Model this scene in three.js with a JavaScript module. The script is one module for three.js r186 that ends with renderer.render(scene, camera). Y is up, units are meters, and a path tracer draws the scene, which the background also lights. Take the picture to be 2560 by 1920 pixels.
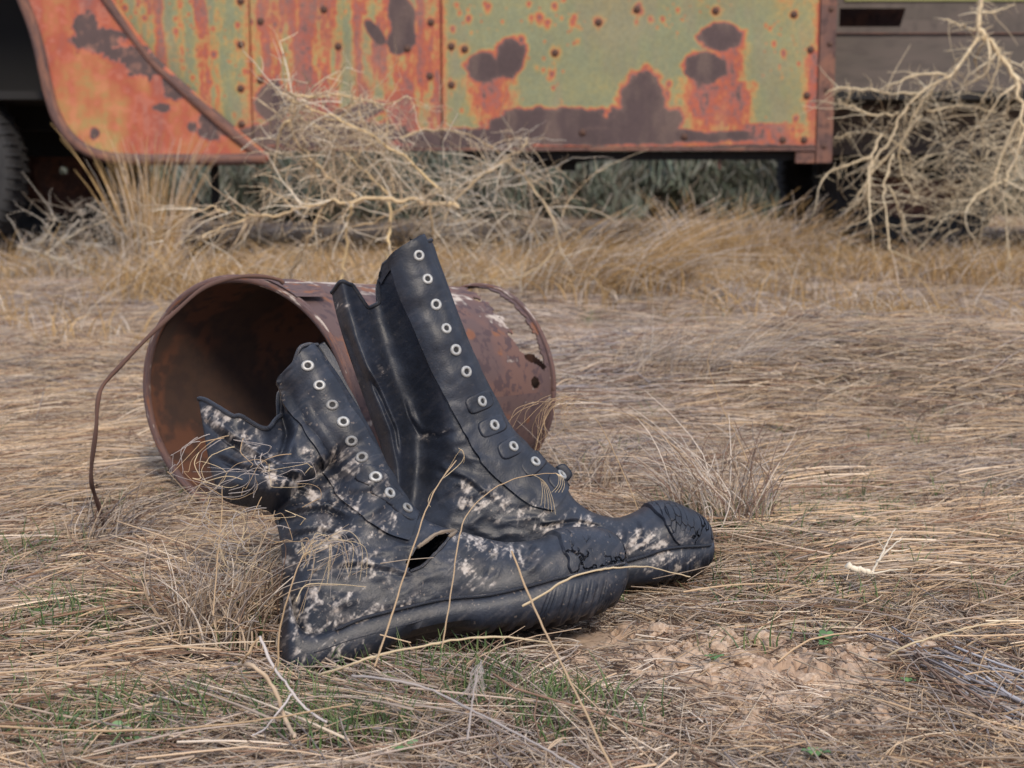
import * as THREE from 'three';

// ---------------------------------------------------------------- camera, sky, sun, exposure
const scene = new THREE.Scene();
const camera = new THREE.PerspectiveCamera(30.92, 4 / 3, 0.05, 600);
camera.position.set(0, 0.379, 0);
camera.rotation.set(-8.57 * Math.PI / 180, 0, 0);
camera.focus = 1.13;
camera.userData.fStop = 11.5;
const renderer = new THREE.WebGLRenderer({ antialias: true });
renderer.toneMapping = THREE.LinearToneMapping;
renderer.toneMappingExposure = 1.22;
renderer.shadowMap.enabled = true;
{ // bright, thinly clouded sky
  const w = 128, h = 64, d = new Float32Array(w * h * 4);
  for (let j = 0; j < h; j++) for (let i = 0; i < w; i++) {
    const el = ((j + 0.5) / h - 0.5) * Math.PI, k = (j * w + i) * 4, up = Math.max(0, Math.sin(el));
    const b = 0.54 + 0.27 * up;
    d[k] = b * 0.82; d[k + 1] = b * 0.94; d[k + 2] = b * 1.2; d[k + 3] = 1;
    if (el < 0) { d[k] = 0.3; d[k + 1] = 0.27; d[k + 2] = 0.24; }
  }
  const t = new THREE.DataTexture(d, w, h, THREE.RGBAFormat, THREE.FloatType);
  t.mapping = THREE.EquirectangularReflectionMapping; t.magFilter = THREE.LinearFilter; t.needsUpdate = true;
  scene.background = t; scene.environment = t;
}
const sun = new THREE.DirectionalLight(0xffefda, 2.0);
sun.position.set(1.6, 4.2, 2.4); sun.target.position.set(0, 0, -2.2);
sun.castShadow = true; sun.shadow.radius = 20; sun.shadow.mapSize.set(2048, 2048);
Object.assign(sun.shadow.camera, { left: -6, right: 6, top: 6, bottom: -6, near: 0.1, far: 30 });
scene.add(sun, sun.target);

// ---------------------------------------------------------------- helpers
let seed = 20417;
const rnd = () => { seed = (seed + 0x6D2B79F5) | 0; let t = Math.imul(seed ^ (seed >>> 15), 1 | seed); t = (t + Math.imul(t ^ (t >>> 7), 61 | t)) ^ t; return ((t ^ (t >>> 14)) >>> 0) / 4294967296; };
const rr = (a, b) => a + (b - a) * rnd();
const hash = (x, y, s) => { let h = Math.imul(x | 0, 374761393) + Math.imul(y | 0, 668265263) + Math.imul(s | 0, 974634777); h = Math.imul(h ^ (h >>> 13), 1274126177); return ((h ^ (h >>> 16)) >>> 0) / 4294967296; };
const noise = (x, y, s = 0) => {
  const xi = Math.floor(x), yi = Math.floor(y); let fx = x - xi, fy = y - yi; fx = fx * fx * (3 - 2 * fx); fy = fy * fy * (3 - 2 * fy);
  const a = hash(xi, yi, s), b = hash(xi + 1, yi, s), c = hash(xi, yi + 1, s), d = hash(xi + 1, yi + 1, s);
  return a + (b - a) * fx + (c - a) * fy + (a - b - c + d) * fx * fy;
};
const fbm = (x, y, s = 0, o = 4) => { let v = 0, a = 0.5, n = 0; for (let i = 0; i < o; i++) { v += a * noise(x, y, s + i * 17); n += a; a *= 0.5; x *= 2.03; y *= 2.03; } return v / n; };
const worley = (x, y, s = 0) => { // distances to the two nearest seeds
  const xi = Math.floor(x), yi = Math.floor(y); let a = 9, b = 9, id = 0;
  for (let j = -1; j < 2; j++) for (let i = -1; i < 2; i++) {
    const px = xi + i + hash(xi + i, yi + j, s), py = yi + j + hash(xi + i, yi + j, s + 5), d = Math.hypot(px - x, py - y);
    if (d < a) { b = a; a = d; id = hash(xi + i, yi + j, s + 9); } else if (d < b) b = d;
  }
  return [a, b, id];
};
const clamp = (x, a = 0, b = 1) => Math.min(b, Math.max(a, x));
const sm = (a, b, x) => { const t = clamp((x - a) / (b - a)); return t * t * (3 - 2 * t); };
const mix = (a, b, t) => a + (b - a) * t;
const mix3 = (a, b, t) => [mix(a[0], b[0], t), mix(a[1], b[1], t), mix(a[2], b[2], t)];
const V3 = (x, y, z) => new THREE.Vector3(x, y, z);
const lin = (r, g, b) => { const f = (v) => { v /= 255; return v <= 0.04045 ? v / 12.92 : ((v + 0.055) / 1.055) ** 2.4; }; return [f(r), f(g), f(b)]; };
const cr = (a, x) => { // Catmull-Rom through a table of numbers
  const n = a.length - 1; x = clamp(x, 0, n); const i = Math.min(n - 1, Math.floor(x)), t = x - i;
  const p0 = a[Math.max(0, i - 1)], p1 = a[i], p2 = a[i + 1], p3 = a[Math.min(n, i + 2)];
  return 0.5 * (2 * p1 + (p2 - p0) * t + (2 * p0 - 5 * p1 + 4 * p2 - p3) * t * t + (3 * p1 - p0 - 3 * p2 + p3) * t * t * t);
};
const curve = (pts, x) => pts[0].map((_, i) => cr(pts.map((p) => p[i]), x * (pts.length - 1)));
const lerpTable = (tab, x) => { // piecewise smooth [[x, y], ...]
  if (x <= tab[0][0]) return tab[0][1];
  for (let i = 1; i < tab.length; i++) if (x <= tab[i][0]) return mix(tab[i - 1][1], tab[i][1], sm(tab[i - 1][0], tab[i][0], x));
  return tab[tab.length - 1][1];
};
const inPoly = (p, x, y) => { let c = false; for (let i = 0, j = p.length - 1; i < p.length; j = i++) if ((p[i][1] > y) !== (p[j][1] > y) && x < (p[j][0] - p[i][0]) * (y - p[i][1]) / (p[j][1] - p[i][1]) + p[i][0]) c = !c; return c; };

class MB { // collects triangles into one geometry
  constructor() { this.p = []; this.u = []; this.c = []; this.i = []; }
  v(x, y, z, u = 0, w = 0, c = null) { this.p.push(x, y, z); this.u.push(u, w); if (c) this.c.push(c[0], c[1], c[2]); return this.p.length / 3 - 1; }
  tri(a, b, c) { this.i.push(a, b, c); }
  quad(a, b, c, d) { this.i.push(a, b, c, a, c, d); }
  tube(pts, rad, sides = 4, col = null, cap = true) { // pts: [x,y,z][]; rad: number | (t) => number
    const n = pts.length, f = typeof rad === 'function' ? rad : () => rad;
    let nx = V3(0, 1, 0), prev = null, base = this.p.length / 3, len = 0; const T = V3(), B = V3();
    for (let k = 0; k < n; k++) {
      const a = pts[Math.max(0, k - 1)], b = pts[Math.min(n - 1, k + 1)];
      T.set(b[0] - a[0], b[1] - a[1], b[2] - a[2]).normalize();
      if (!prev) { if (Math.abs(T.y) > 0.9) nx.set(1, 0, 0); }
      nx.addScaledVector(T, -nx.dot(T)).normalize(); B.crossVectors(T, nx); prev = T;
      if (k) len += Math.hypot(pts[k][0] - pts[k - 1][0], pts[k][1] - pts[k - 1][1], pts[k][2] - pts[k - 1][2]);
      const r = f(k / (n - 1));
      for (let s = 0; s < sides; s++) { const an = s / sides * 2 * Math.PI, c = Math.cos(an) * r, d = Math.sin(an) * r; this.v(pts[k][0] + nx.x * c + B.x * d, pts[k][1] + nx.y * c + B.y * d, pts[k][2] + nx.z * c + B.z * d, len, s / sides, col); }
    }
    for (let k = 0; k < n - 1; k++) for (let s = 0; s < sides; s++) { const a = base + k * sides + s, b = base + k * sides + (s + 1) % sides; this.quad(a, b, b + sides, a + sides); }
    if (cap) for (const k of [0, n - 1]) for (let s = 1; s < sides - 1; s++) this.tri(base + k * sides, base + k * sides + (k ? s : s + 1), base + k * sides + (k ? s + 1 : s));
    return this;
  }
  ribbon(pts, rad, col) { return this.tube(pts, rad, 3, col, false); }
  box(x0, x1, y0, y1, z0, z1, col = null) {
    for (const [ax, s] of [[0, 0], [0, 1], [1, 0], [1, 1], [2, 0], [2, 1]]) {
      const lo = [x0, y0, z0], hi = [x1, y1, z1], q = [(ax + 1) % 3, (ax + 2) % 3], ids = [];
      for (const [a, b] of [[0, 0], [1, 0], [1, 1], [0, 1]]) { const p = [0, 0, 0]; p[ax] = s ? hi[ax] : lo[ax]; p[q[0]] = a ? hi[q[0]] : lo[q[0]]; p[q[1]] = b ? hi[q[1]] : lo[q[1]]; ids.push(this.v(...p, ax === 0 ? p[2] : p[0], ax === 1 ? p[2] : p[1], col)); }
      s ? this.quad(...ids) : this.quad(ids[3], ids[2], ids[1], ids[0]);
    }
    return this;
  }
  geo() {
    const g = new THREE.BufferGeometry();
    g.setAttribute('position', new THREE.Float32BufferAttribute(this.p, 3)); g.setAttribute('uv', new THREE.Float32BufferAttribute(this.u, 2));
    if (this.c.length) g.setAttribute('color', new THREE.Float32BufferAttribute(this.c, 3));
    g.setIndex(this.i); g.computeVertexNormals(); return g;
  }
  build(name, m, parent) { return mesh(name, this.geo(), m, parent); }
}
const used = {};
const numbered = (n) => { used[n] = (used[n] || 0) + 1; return used[n] === 1 ? n : n + '_' + String(used[n] - 1).padStart(3, '0'); };
function mesh(name, g, m, parent = scene) {
  const o = new THREE.Mesh(g, m); o.name = parent === scene ? numbered(name) : name; o.castShadow = o.receiveShadow = true; parent.add(o); return o;
}
function tag(o, label, category, group, kind) { Object.assign(o.userData, { label, category }); if (group) o.userData.group = group; if (kind) o.userData.kind = kind; return o; }
function thing(name, label, category, pos = [0, 0, 0], group) { const o = new THREE.Group(); o.name = numbered(name); o.position.set(...pos); scene.add(o); return tag(o, label, category, group); }
function copies(name, g, m, list, label, category) { // list: {p, q, s, c}
  const o = new THREE.InstancedMesh(g, m, list.length), M = new THREE.Matrix4(), C = new THREE.Color();
  list.forEach((e, i) => { M.compose(e.p, e.q, e.s); o.setMatrixAt(i, M); if (e.c) o.setColorAt(i, C.setRGB(...e.c)); });
  o.name = numbered(name); o.castShadow = o.receiveShadow = true; scene.add(o); tag(o, label, category, null, 'stuff'); return o;
}
function colourMap(w, h, fn, srgb = true) { // fn(x, y) -> linear rgb
  const d = new Uint8Array(w * h * 4), e = (v) => { v = clamp(v); return srgb ? (v <= 0.0031308 ? v * 12.92 : 1.055 * v ** (1 / 2.4) - 0.055) : v; };
  for (let j = 0; j < h; j++) for (let i = 0; i < w; i++) { const c = fn((i + 0.5) / w, (j + 0.5) / h), k = (j * w + i) * 4; d[k] = e(c[0]) * 255; d[k + 1] = e(c[1]) * 255; d[k + 2] = e(c[2]) * 255; d[k + 3] = 255; }
  const t = new THREE.DataTexture(d, w, h); if (srgb) t.colorSpace = THREE.SRGBColorSpace;
  t.wrapS = t.wrapT = THREE.RepeatWrapping; t.magFilter = t.minFilter = THREE.LinearFilter; t.needsUpdate = true; return t;
}
const std = (o) => new THREE.MeshStandardMaterial(Object.assign({ side: THREE.DoubleSide }, o));

// ---------------------------------------------------------------- ground
const bumps = [ // x, z, radius x, radius z, height
  [...[0.4353,-2.5121], 0.5, 0.35, 0.05], [...[0.8841,-2.5121], 0.4, 0.35, 0.05], [...[0.2115,-1.3565], 0.14, 0.09, 0.022],
  [...[-0.2438,-1.1636], 0.12, 0.1, 0.03], [...[-0.1259,-3.5474], 0.6, 0.4, 0.05], [...[1.1589,-4.371], 0.7, 0.3, 0.06], [...[-1.2288,-4.0576], 0.6, 0.4, 0.05], [...[0.4218,-3.6627], 0.4, 0.2, 0.05], [...[0.8906,-5.4124], 0.4, 0.3, 0.05], [...[1.0103,-3.6627], 0.35, 0.22, -0.06],
];
const bare = [ // bare soil: x, z, radius x, radius z
  [...[0.2084,-1.0072], 0.17, 0.125], [...[0.1611,-0.894], 0.14, 0.06], [...[-0.4393,-1.2171], 0.12, 0.08], [...[0.1213,-1.5862], 0.11, 0.1], [...[0.1444,-1.1144], 0.07, 0.05], [...[0.3213,-1.0582], 0.07, 0.05], [...[-0.105,-0.8639], 0.08, 0.03],
];
const bareness = (x, z) => { let v = 0; const n = (fbm(x * 14, z * 14, 71) - 0.5) * 0.9; for (const [bx, bz, rx, rz] of bare) v = Math.max(v, 1.15 - Math.hypot((x - bx) / rx, (z - bz) / rz) + n); return clamp(v * 1.6); };
function ground(x, z) {
  let y = (fbm(x * 1.6 + 9, z * 1.6, 3, 3) - 0.5) * 0.05 * sm(1.2, 2.6, -z) + (fbm(x * 11, z * 11, 5, 3) - 0.5) * 0.012;
  for (const [bx, bz, rx, rz, h] of bumps) y += h * Math.exp(-(((x - bx) / rx) ** 2) - ((z - bz) / rz) ** 2);
  const front = Math.exp(-(((x + 0.03) / 0.2) ** 2) - ((z + 1.14) / 0.12) ** 2);
  return y * (1 - 0.85 * front) - 0.006 * front;
}
function soil(x, z, b) { // crumbly relief of the bare patches
  const wx = x * 26 + 1.2 * fbm(x * 40, z * 40, 61), wz = z * 26 + 1.2 * fbm(x * 40, z * 40, 62);
  const [a, c, id] = worley(wx, wz, 31), [a2, c2] = worley(x * 85, z * 85, 33);
  const crack = sm(0.0, 0.14, c - a), clod = Math.max(0, 1 - a2 * 1.6) ** 0.6;
  return b * ((crack - 1) * 0.009 + crack * (id - 0.4) * 0.009 + clod * 0.0035 * (0.4 + fbm(x * 30, z * 30, 37)) + (fbm(x * 170, z * 170, 38) - 0.5) * 0.007 + (fbm(x * 55, z * 55, 39) - 0.5) * 0.012);
}
{
  const nx = 560, nz = 620, m = new MB();
  const xs = (s) => { const t = s * 2 - 1; return Math.sign(t) * (0.62 * Math.abs(t) / 0.62 * 0.9 + 120 * Math.max(0, (Math.abs(t) - 0.55) / 0.45) ** 4.5); };
  const zs = (s) => -0.35 - 1.75 * s - 260 * Math.max(0, (s - 0.5) / 0.5) ** 4.2;
  for (let j = 0; j <= nz; j++) for (let i = 0; i <= nx; i++) {
    const x = xs(i / nx) + 0.1, z = j === 0 ? 30 : j === 1 ? 3 : zs((j - 2) / (nz - 2)), b = bareness(x, z);
    const far = sm(9, 40, Math.hypot(x, z));
    m.v(x, (ground(x, z) + (Math.abs(x) < 1.3 && z > -2.2 ? soil(x, z, Math.max(0.15, b)) : 0)) * (1 - far) - (j < 2 ? 0.02 : 0), z, x, z);
  }
  for (let j = 0; j < nz; j++) for (let i = 0; i < nx; i++) { const a = j * (nx + 1) + i; m.quad(a, a + 1, a + nx + 2, a + nx + 1); }
  const tex = colourMap(1024, 1024, (x, y) => {
    const per = (s, o) => { // tiling noise by blending
      const f = (a, b) => fbm(a * s, b * s, o, 4); const w = sm(0.8, 1, x), v = sm(0.8, 1, y);
      return mix(mix(f(x, y), f(x - 1, y), w), mix(f(x, y - 1), f(x - 1, y - 1), w), v);
    };
    const a = per(9, 11), b = per(60, 12), c = per(170, 13), e = per(330, 14);
    let k = mix3(lin(178, 151, 128), lin(202, 178, 154), clamp(a * 1.6 - 0.3)); k = mix3(k, lin(112, 84, 66), sm(0.56, 0.72, b) * 0.45); k = mix3(k, lin(206, 180, 156), sm(0.6, 0.75, c) * 0.5);
    k = mix3(k, lin(120, 94, 78), sm(0.55, 0.7, e) * 0.5); return k;
  });
  tex.repeat.set(1.6, 1.6);
  const g = m.build('ground', std({ map: tex, roughness: 1 })); g.userData.kind = 'structure'; g.userData.label = 'dry pinkish tan soil under matted grass'; g.userData.category = 'ground';
}

// ---------------------------------------------------------------- the old truck behind
const rampGreen = [[0, lin(136, 140, 110)], [0.26, lin(150, 146, 104)], [0.37, lin(180, 150, 94)], [0.47, lin(190, 126, 82)], [0.6, lin(182, 94, 70)], [0.72, lin(164, 98, 86)], [0.79, lin(148, 104, 98)], [0.845, lin(104, 84, 80)], [1, lin(86, 70, 70)]];
const ramp = (tab, x) => { x = clamp(x); for (let i = 1; i < tab.length; i++) if (x <= tab[i][0]) return mix3(tab[i - 1][1], tab[i][1], (x - tab[i - 1][0]) / (tab[i][0] - tab[i - 1][0])); return tab[tab.length - 1][1]; };
const TX0 = -1.75, TX1 = 1.3, TY0 = 0.38, TY1 = 1.14;
const rivetSpots = {
  left: [[-1.0052,1.0157], [-1.0098,0.8585], [-1.0144,0.6981], [-1.0148,0.567]],
  middle: [[-0.9334,0.9423], [-0.9392,0.7286], [-0.6463,0.8517], [-0.3896,0.8433], [-0.3008,0.939], [-0.306,0.7438], [-0.697,0.9857], [-0.8095,0.5772], [-0.6017,0.5379], [-0.3931,0.5293]],
  right: [[-0.2258,0.8517], [-0.1758,0.8417], [-0.2267,0.7116], [0.1604,0.8282], [0.3215,0.939], [0.4635,0.9857], [0.7555,0.9807], [1.0461,0.9674], [1.112,0.84], [1.1035,0.6726], [0.2643,0.5362], [0.6472,0.5208], [1.0182,0.5088], [1.0983,0.5088], [-0.0104,0.5156]],
  post: [[1.1803,0.8602], [1.1756,0.693], [1.1722,0.4847], [1.1812,0.9857]],
};
const bareSpots = [ // centre, radii, tilt: paint gone down to dark metal
  [[0.7782,0.8853], 0.078, 0.045, 0], [[0.722,0.7742], 0.072, 0.05, 0], [[-0.1088,0.7759], 0.055, 0.05, 0.4], [[-0.0069,0.808], 0.05, 0.075, -0.3], [[0.4838,0.6403], 0.075, 0.11, 0], [[0.476,0.5772], 0.13, 0.06, 0],
  [[0.1459,0.5772], 0.22, 0.05, 0.05], [[-0.4057,0.944], 0.045, 0.1, 0.2], [[-0.4273,0.8652], 0.035, 0.04, 0], [[-0.8946,0.6454], 0.06, 0.07, 0], [[-0.7062,0.5293], 0.3, 0.05, 0], [[-0.1671,0.5122], 0.3, 0.035, 0],
  [[0.3376,0.5191], 0.5, 0.03, 0], [[-0.6007,0.5977], 0.12, 0.03, 0.3], [[0.9479,0.4693], 0.35, 0.02, 0], [[-0.5094,0.9021], 0.02, 0.05, 0.7],
];
const trails = [ // pinkish runs of rust: x, top y, half width, length
  [...[0.7246,0.7337], 0.08, 0.2], [...[0.8081,0.8602], 0.055, 0.2], [...[-0.0795,0.7421], 0.075, 0.17], [...[0.8374,0.7167], 0.06, 0.19], [...[0.928,0.5636], 0.16, 0.1], [...[1.1282,0.8181], 0.03, 0.3],
];
const specks = []; for (let i = 0; i < 2200; i++) { const x = rr(TX0, TX1), y = rr(TY0, TY1); if (fbm(x * 6, y * 6, 39, 3) > 0.5) specks.push([x, y, 0.002 + 0.009 * rnd() ** 4, rnd()]); }
const seamX = [[-0.9738,0.8517][0], [-0.2637,0.8517][0], [1.1409,0.8517][0]];
const speckGrid = {}; specks.forEach((s) => { const k = Math.floor(s[0] / 0.1) + ',' + Math.floor(s[1] / 0.1); (speckGrid[k] = speckGrid[k] || []).push(s); });
function rust(x, y) {
  const onRight = sm(seamX[1] - 0.01, seamX[1] + 0.02, x);
  const streak = fbm(x * 26, y * 3.6, 41, 4), broad = fbm(x * 5, y * 3.5, 43, 3), fine = fbm(x * 60, y * 40, 45, 3);
  let left = 0.36 + 1.7 * (streak - 0.46) + 0.8 * (broad - 0.47) + 0.35 * (fine - 0.5) + 0.05 * sm(seamX[0] - 0.05, seamX[0] + 0.1, x);
  left = Math.min(left, 0.72);
  let right = 0.05 + 0.5 * Math.max(0, fbm(x * 9, y * 7, 47, 3) - 0.58) + 0.2 * sm(seamX[2] - 0.3, seamX[2], x) * (0.5 + broad) + 0.26 * sm(0.95, 1.1, y) * (broad > 0.4 ? 1 : broad / 0.4);
  let r = mix(left, right, onRight);
  r = Math.max(r, (0.66 - Math.abs(x - seamX[0]) / 0.09) * (0.6 + 0.6 * streak), (0.68 - Math.abs(x - seamX[1]) / 0.085) * (0.6 + 0.6 * streak), 0.6 - (seamX[2] - x) / 0.07 * (0.6 + fine));
  r = Math.max(r, (0.8 - (y - 0.46) / 0.16) * (0.55 + 0.9 * fbm(x * 11, y * 11, 49, 3)));
  for (const k of ['left', 'middle', 'right']) for (const [px, py] of rivetSpots[k]) {
    const d = Math.hypot(x - px, y - py); if (d < 0.12) { r = Math.max(r, 0.74 - d / 0.055 * (0.7 + 0.6 * fine)); if (y < py) r = Math.max(r, 0.62 - Math.abs(x - px) / 0.022 - (py - y) / 0.17 + 0.3 * (fine - 0.5)); }
  }
  for (const [px, py, hw, len] of trails) { const a = Math.abs(x - px) / hw, b = (py - y) / len; if (b > -0.1 && b < 1.3 && a < 1.6) r = Math.max(r, 0.8 - 0.45 * Math.max(0, a - 0.35) - 0.3 * Math.max(0, b - 0.6) * 2 - 0.3 * sm(0, -0.1, b) + 0.35 * (fine - 0.5) - 0.15 * streak); }
  const gx = Math.floor(x / 0.1), gy = Math.floor(y / 0.1);
  for (let i = -1; i < 2; i++) for (let j = -1; j < 2; j++) for (const [px, py, sr, q] of speckGrid[(gx + i) + ',' + (gy + j)] || []) { const d = Math.hypot((x - px), (y - py) * (y < py ? 0.6 : 1)) / sr; if (d < 3) r = Math.max(r, 0.46 + 0.52 * q - 0.3 * d); }
  let bareMetal = 0; const wob = 0.5 * (fbm(x * 32, y * 32, 51, 3) - 0.5) + 0.35 * (fbm(x * 8, y * 8, 53, 2) - 0.5);
  for (const [[px, py], rx, ry, t] of bareSpots) { const c = Math.cos(t), s = Math.sin(t), dx = x - px, dy = y - py, d = Math.hypot((dx * c + dy * s) / rx, (-dx * s + dy * c) / ry) + wob; bareMetal = Math.max(bareMetal, 0.86 + (1.06 - d) * (d > 1.06 ? 1.15 + 1.5 * fbm(x * 13, y * 13, 66, 2) : 0.6)); }
  if (bareMetal > 0.3) r = Math.max(r, bareMetal > 0.86 ? bareMetal : bareMetal - 0.06 - 0.25 * (0.86 - bareMetal) * fbm(x * 20, y * 20, 55, 2));
  return r + (r < 0.84 ? 1 : 0.25) * (0.3 * (fbm(x * 85, y * 70, 63, 3) - 0.5) + 0.12 * (hash(Math.floor(x * 700), Math.floor(y * 700), 65) - 0.5) + 0.1 * (streak - 0.5));
}
const truckPaint = colourMap(2048, 512, (u, v) => {
  const x = mix(TX0, TX1, u), y = mix(TY0, TY1, v), r = rust(x, y); let c = ramp(rampGreen, r);
  const g = (0.84 + 0.32 * fbm(x * 150, y * 150, 57, 2)) * (0.88 + 0.24 * fbm(x * 7, y * 9, 58, 3)); const dirt = sm(0.5, 0.75, fbm(x * 14, y * 5, 59, 3)) * 0.25;
  c = mix3(c, lin(150, 128, 112), dirt); return c.map((q) => q * g);
});
truckPaint.wrapS = truckPaint.wrapT = THREE.MirroredRepeatWrapping;
const paintMat = std({ map: truckPaint, roughness: 0.72, metalness: 0 });
const noiseMap = (w, h, base, alt, dark, s) => colourMap(w, h, (u, v) => { const a = fbm(u * 8, v * 8, s), b = fbm(u * 50, v * 50, s + 3), c = fbm(u * 24, v * 5, s + 6); return mix3(mix3(base, alt, sm(0.4, 0.65, a)), dark, sm(0.5, 0.75, b) * 0.6 + 0.25 * sm(0.5, 0.7, c)); });
const rustDark = std({ map: noiseMap(256, 256, lin(112, 86, 80), lin(140, 100, 84), lin(74, 60, 60), 101), roughness: 0.9 });
const rivetMat = std({ map: noiseMap(64, 64, lin(92, 70, 62), lin(110, 78, 62), lin(60, 50, 50), 111), roughness: 0.85 });
const blackIron = std({ color: new THREE.Color().setRGB(0.02, 0.019, 0.019), roughness: 0.9 });
const fenderMat = std({ map: colourMap(1024, 512, (u, v) => { // metres: x from -1.95, y from 0.4
  const x = -1.95 + u * 1.1, y = 0.4 + v * 0.7, n = fbm(x * 9, y * 7, 121), f = fbm(x * 45, y * 45, 123, 3), st = fbm(x * 20, y * 5, 125, 3);
  let r = 0.5 + 0.55 * (n - 0.4) + 0.25 * (st - 0.5) + 0.2 * (f - 0.5);
  r = Math.min(r, 0.79);
  for (const [[px, py], rx, ry] of [[[-1.509,0.8686], 0.085, 0.04], [[-1.4163,0.8181], 0.07, 0.03], [[-1.5584,0.9189], 0.04, 0.05], [[-1.34,0.7844], 0.06, 0.05], [[-1.5499,0.5293], 0.014, 0.018], [[-1.1837,0.555], 0.016, 0.022], [[-1.2942,0.6233], 0.03, 0.016], [[-1.1052,0.5636], 0.06, 0.05], [[-1.2394,0.6998], 0.05, 0.04], [[-1.3925,0.7675], 0.03, 0.03]]) {
    const d = Math.hypot((x - px) / rx, (y - py) / ry) + 1.1 * (f - 0.5) + 0.8 * (n - 0.5); r = Math.max(r, d < 1 ? 0.92 : Math.min(0.78, 1.7 - 0.9 * d));
  }
  const c = ramp(rampGreen, r); return mix3(c, lin(214, 150, 120), 0.2 * sm(0.5, 0.7, f)).map((q) => q * (0.85 + 0.3 * f));
}), roughness: 0.66 });
const truck = thing('abandoned_truck', 'rusted old truck with riveted green and orange body panels and a curved fender', 'truck', [0, 0, -5.3]);
const PT = 0.012; // panel sheet thickness
function panel(x0, x1, y0, y1, z0, z1, m, name = 'body_panel', parent = truck) { // sheet with a rolled edge, uv in paint space
  const b = new MB().box(x0, x1, y0, y1, z0, z1);
  for (let i = 0; i < b.u.length; i += 2) { b.u[i] = (b.p[i / 2 * 3] - TX0) / (TX1 - TX0); b.u[i + 1] = (b.p[i / 2 * 3 + 1] - TY0) / (TY1 - TY0); }
  const o = b.build(name, m, parent); return o;
}
const rivetG = new THREE.SphereGeometry(0.0135, 12, 6, 0, Math.PI * 2, 0, Math.PI / 2); rivetG.rotateX(Math.PI / 2); rivetG.scale(1, 1, 0.75);
const yBot = [0.3379,0.4847][1];
const leftX = [-1.6476,0.8517][0];
const body = {
  left: panel(leftX, seamX[0] - 0.003, yBot, 1.9, -PT, 0, paintMat),
  middle: panel(seamX[0] + 0.003, seamX[1] - 0.003, yBot, 1.9, -PT, 0.004, paintMat),
  right: panel(seamX[1] + 0.003, seamX[2], yBot, 1.9, -PT, 0.002, paintMat),
};
tag(body.left, 'rust streaked panel behind the curved fender'); tag(body.middle, 'orange and yellow rust stained panel'); tag(body.right, 'green painted panel with dark bare patches');
for (const k of ['left', 'middle', 'right']) { delete body[k].userData.category; for (const [x, y] of rivetSpots[k]) { const r = mesh('rivet', rivetG, rivetMat, body[k]); r.position.set(x, y, k === 'left' ? 0 : k === 'middle' ? 0.004 : 0.002); } }
// seams between panels: a narrow backing strip set behind
new MB().box(seamX[0] - 0.03, seamX[0] + 0.03, yBot + 0.003, 1.9, -0.03, -PT - 0.002).box(seamX[1] - 0.03, seamX[1] + 0.03, yBot + 0.003, 1.9, -0.03, -PT - 0.002).build('seam_backing', rustDark, truck);
new MB().box(leftX, seamX[2] + 0.0, yBot - 0.016, yBot - 0.003, -0.09, 0.012).build('sill_rail', rustDark, truck);
new MB().box([-0.1846,0.4847][0], seamX[2] - 0.07, yBot - 0.05, yBot - 0.018, -0.13, -0.04).build('sill_channel', blackIron, truck);
{ // corner angle iron, a little lower than the panel
  const x0 = seamX[2] + 0.003, x1 = [1.203,0.8517][0], y0 = [1.1934,0.4228][1];
  const p = new MB().box(x0, x1, y0, 1.9, -0.012, 0.012).box(x1 - 0.012, x1, y0, 1.9, -0.5, -0.0125).build('corner_post', rustDark, truck);
  for (const [x, y] of rivetSpots.post) { const r = mesh('bolt', rivetG, rivetMat, p); r.position.set(x, y, 0.012); r.scale.setScalar(0.8); }
  new MB().box(x0 - 0.075, x0 - 0.004, y0, yBot - 0.018, -0.02, 0.004).build('corner_foot', rustDark, truck);
}
{ // recessed side beyond the corner post with a slot
  const z = -0.5, s = 1.0943, x0 = [1.3089,0.8963][0], x1 = 3.2, ya = [1.5148,0.459][1], yc = [1.4954,0.9496][1], s0 = [1.3288,0.9735], s1 = [1.5968,1.0466], yTop = [1.4905,1.074][1];
  const grey = std({ map: noiseMap(512, 256, lin(102, 94, 88), lin(110, 100, 94), lin(92, 84, 80), 131), roughness: 0.85 });
  const low = panel(x0 - 0.3, x1, ya, yc - 0.004, z - 0.02, z, grey, 'lower_side_sheet');
  const sh = new THREE.Shape([[x0 - 0.3, yc], [x1, yc], [x1, 1.9], [x0 - 0.3, 1.9]].map((p) => new THREE.Vector2(...p)));
  sh.holes.push(new THREE.Path([[s0[0], s0[1]], [s0[0], s1[1]], [s1[0], s1[1]], [s1[0] - 0.02, s0[1]]].map((p) => new THREE.Vector2(...p))));
  const g = new THREE.ExtrudeGeometry(sh, { depth: 0.012, bevelEnabled: false }); const up = mesh('upper_side_sheet', g, grey, truck); up.position.z = z - 0.006;
  new MB().box(x0 - 0.2, x1, yc - 0.004, yc, z - 0.02, z + 0.012).build('side_moulding', rustDark, truck);
  const yel = std({ color: new THREE.Color().setRGB(...lin(150, 150, 96)), roughness: 0.7 });
  new MB().box(s1[0] - 0.25, x1, yTop, yTop + 0.05, z + 0.007, z + 0.014).build('painted_strip', yel, truck);
}
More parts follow.
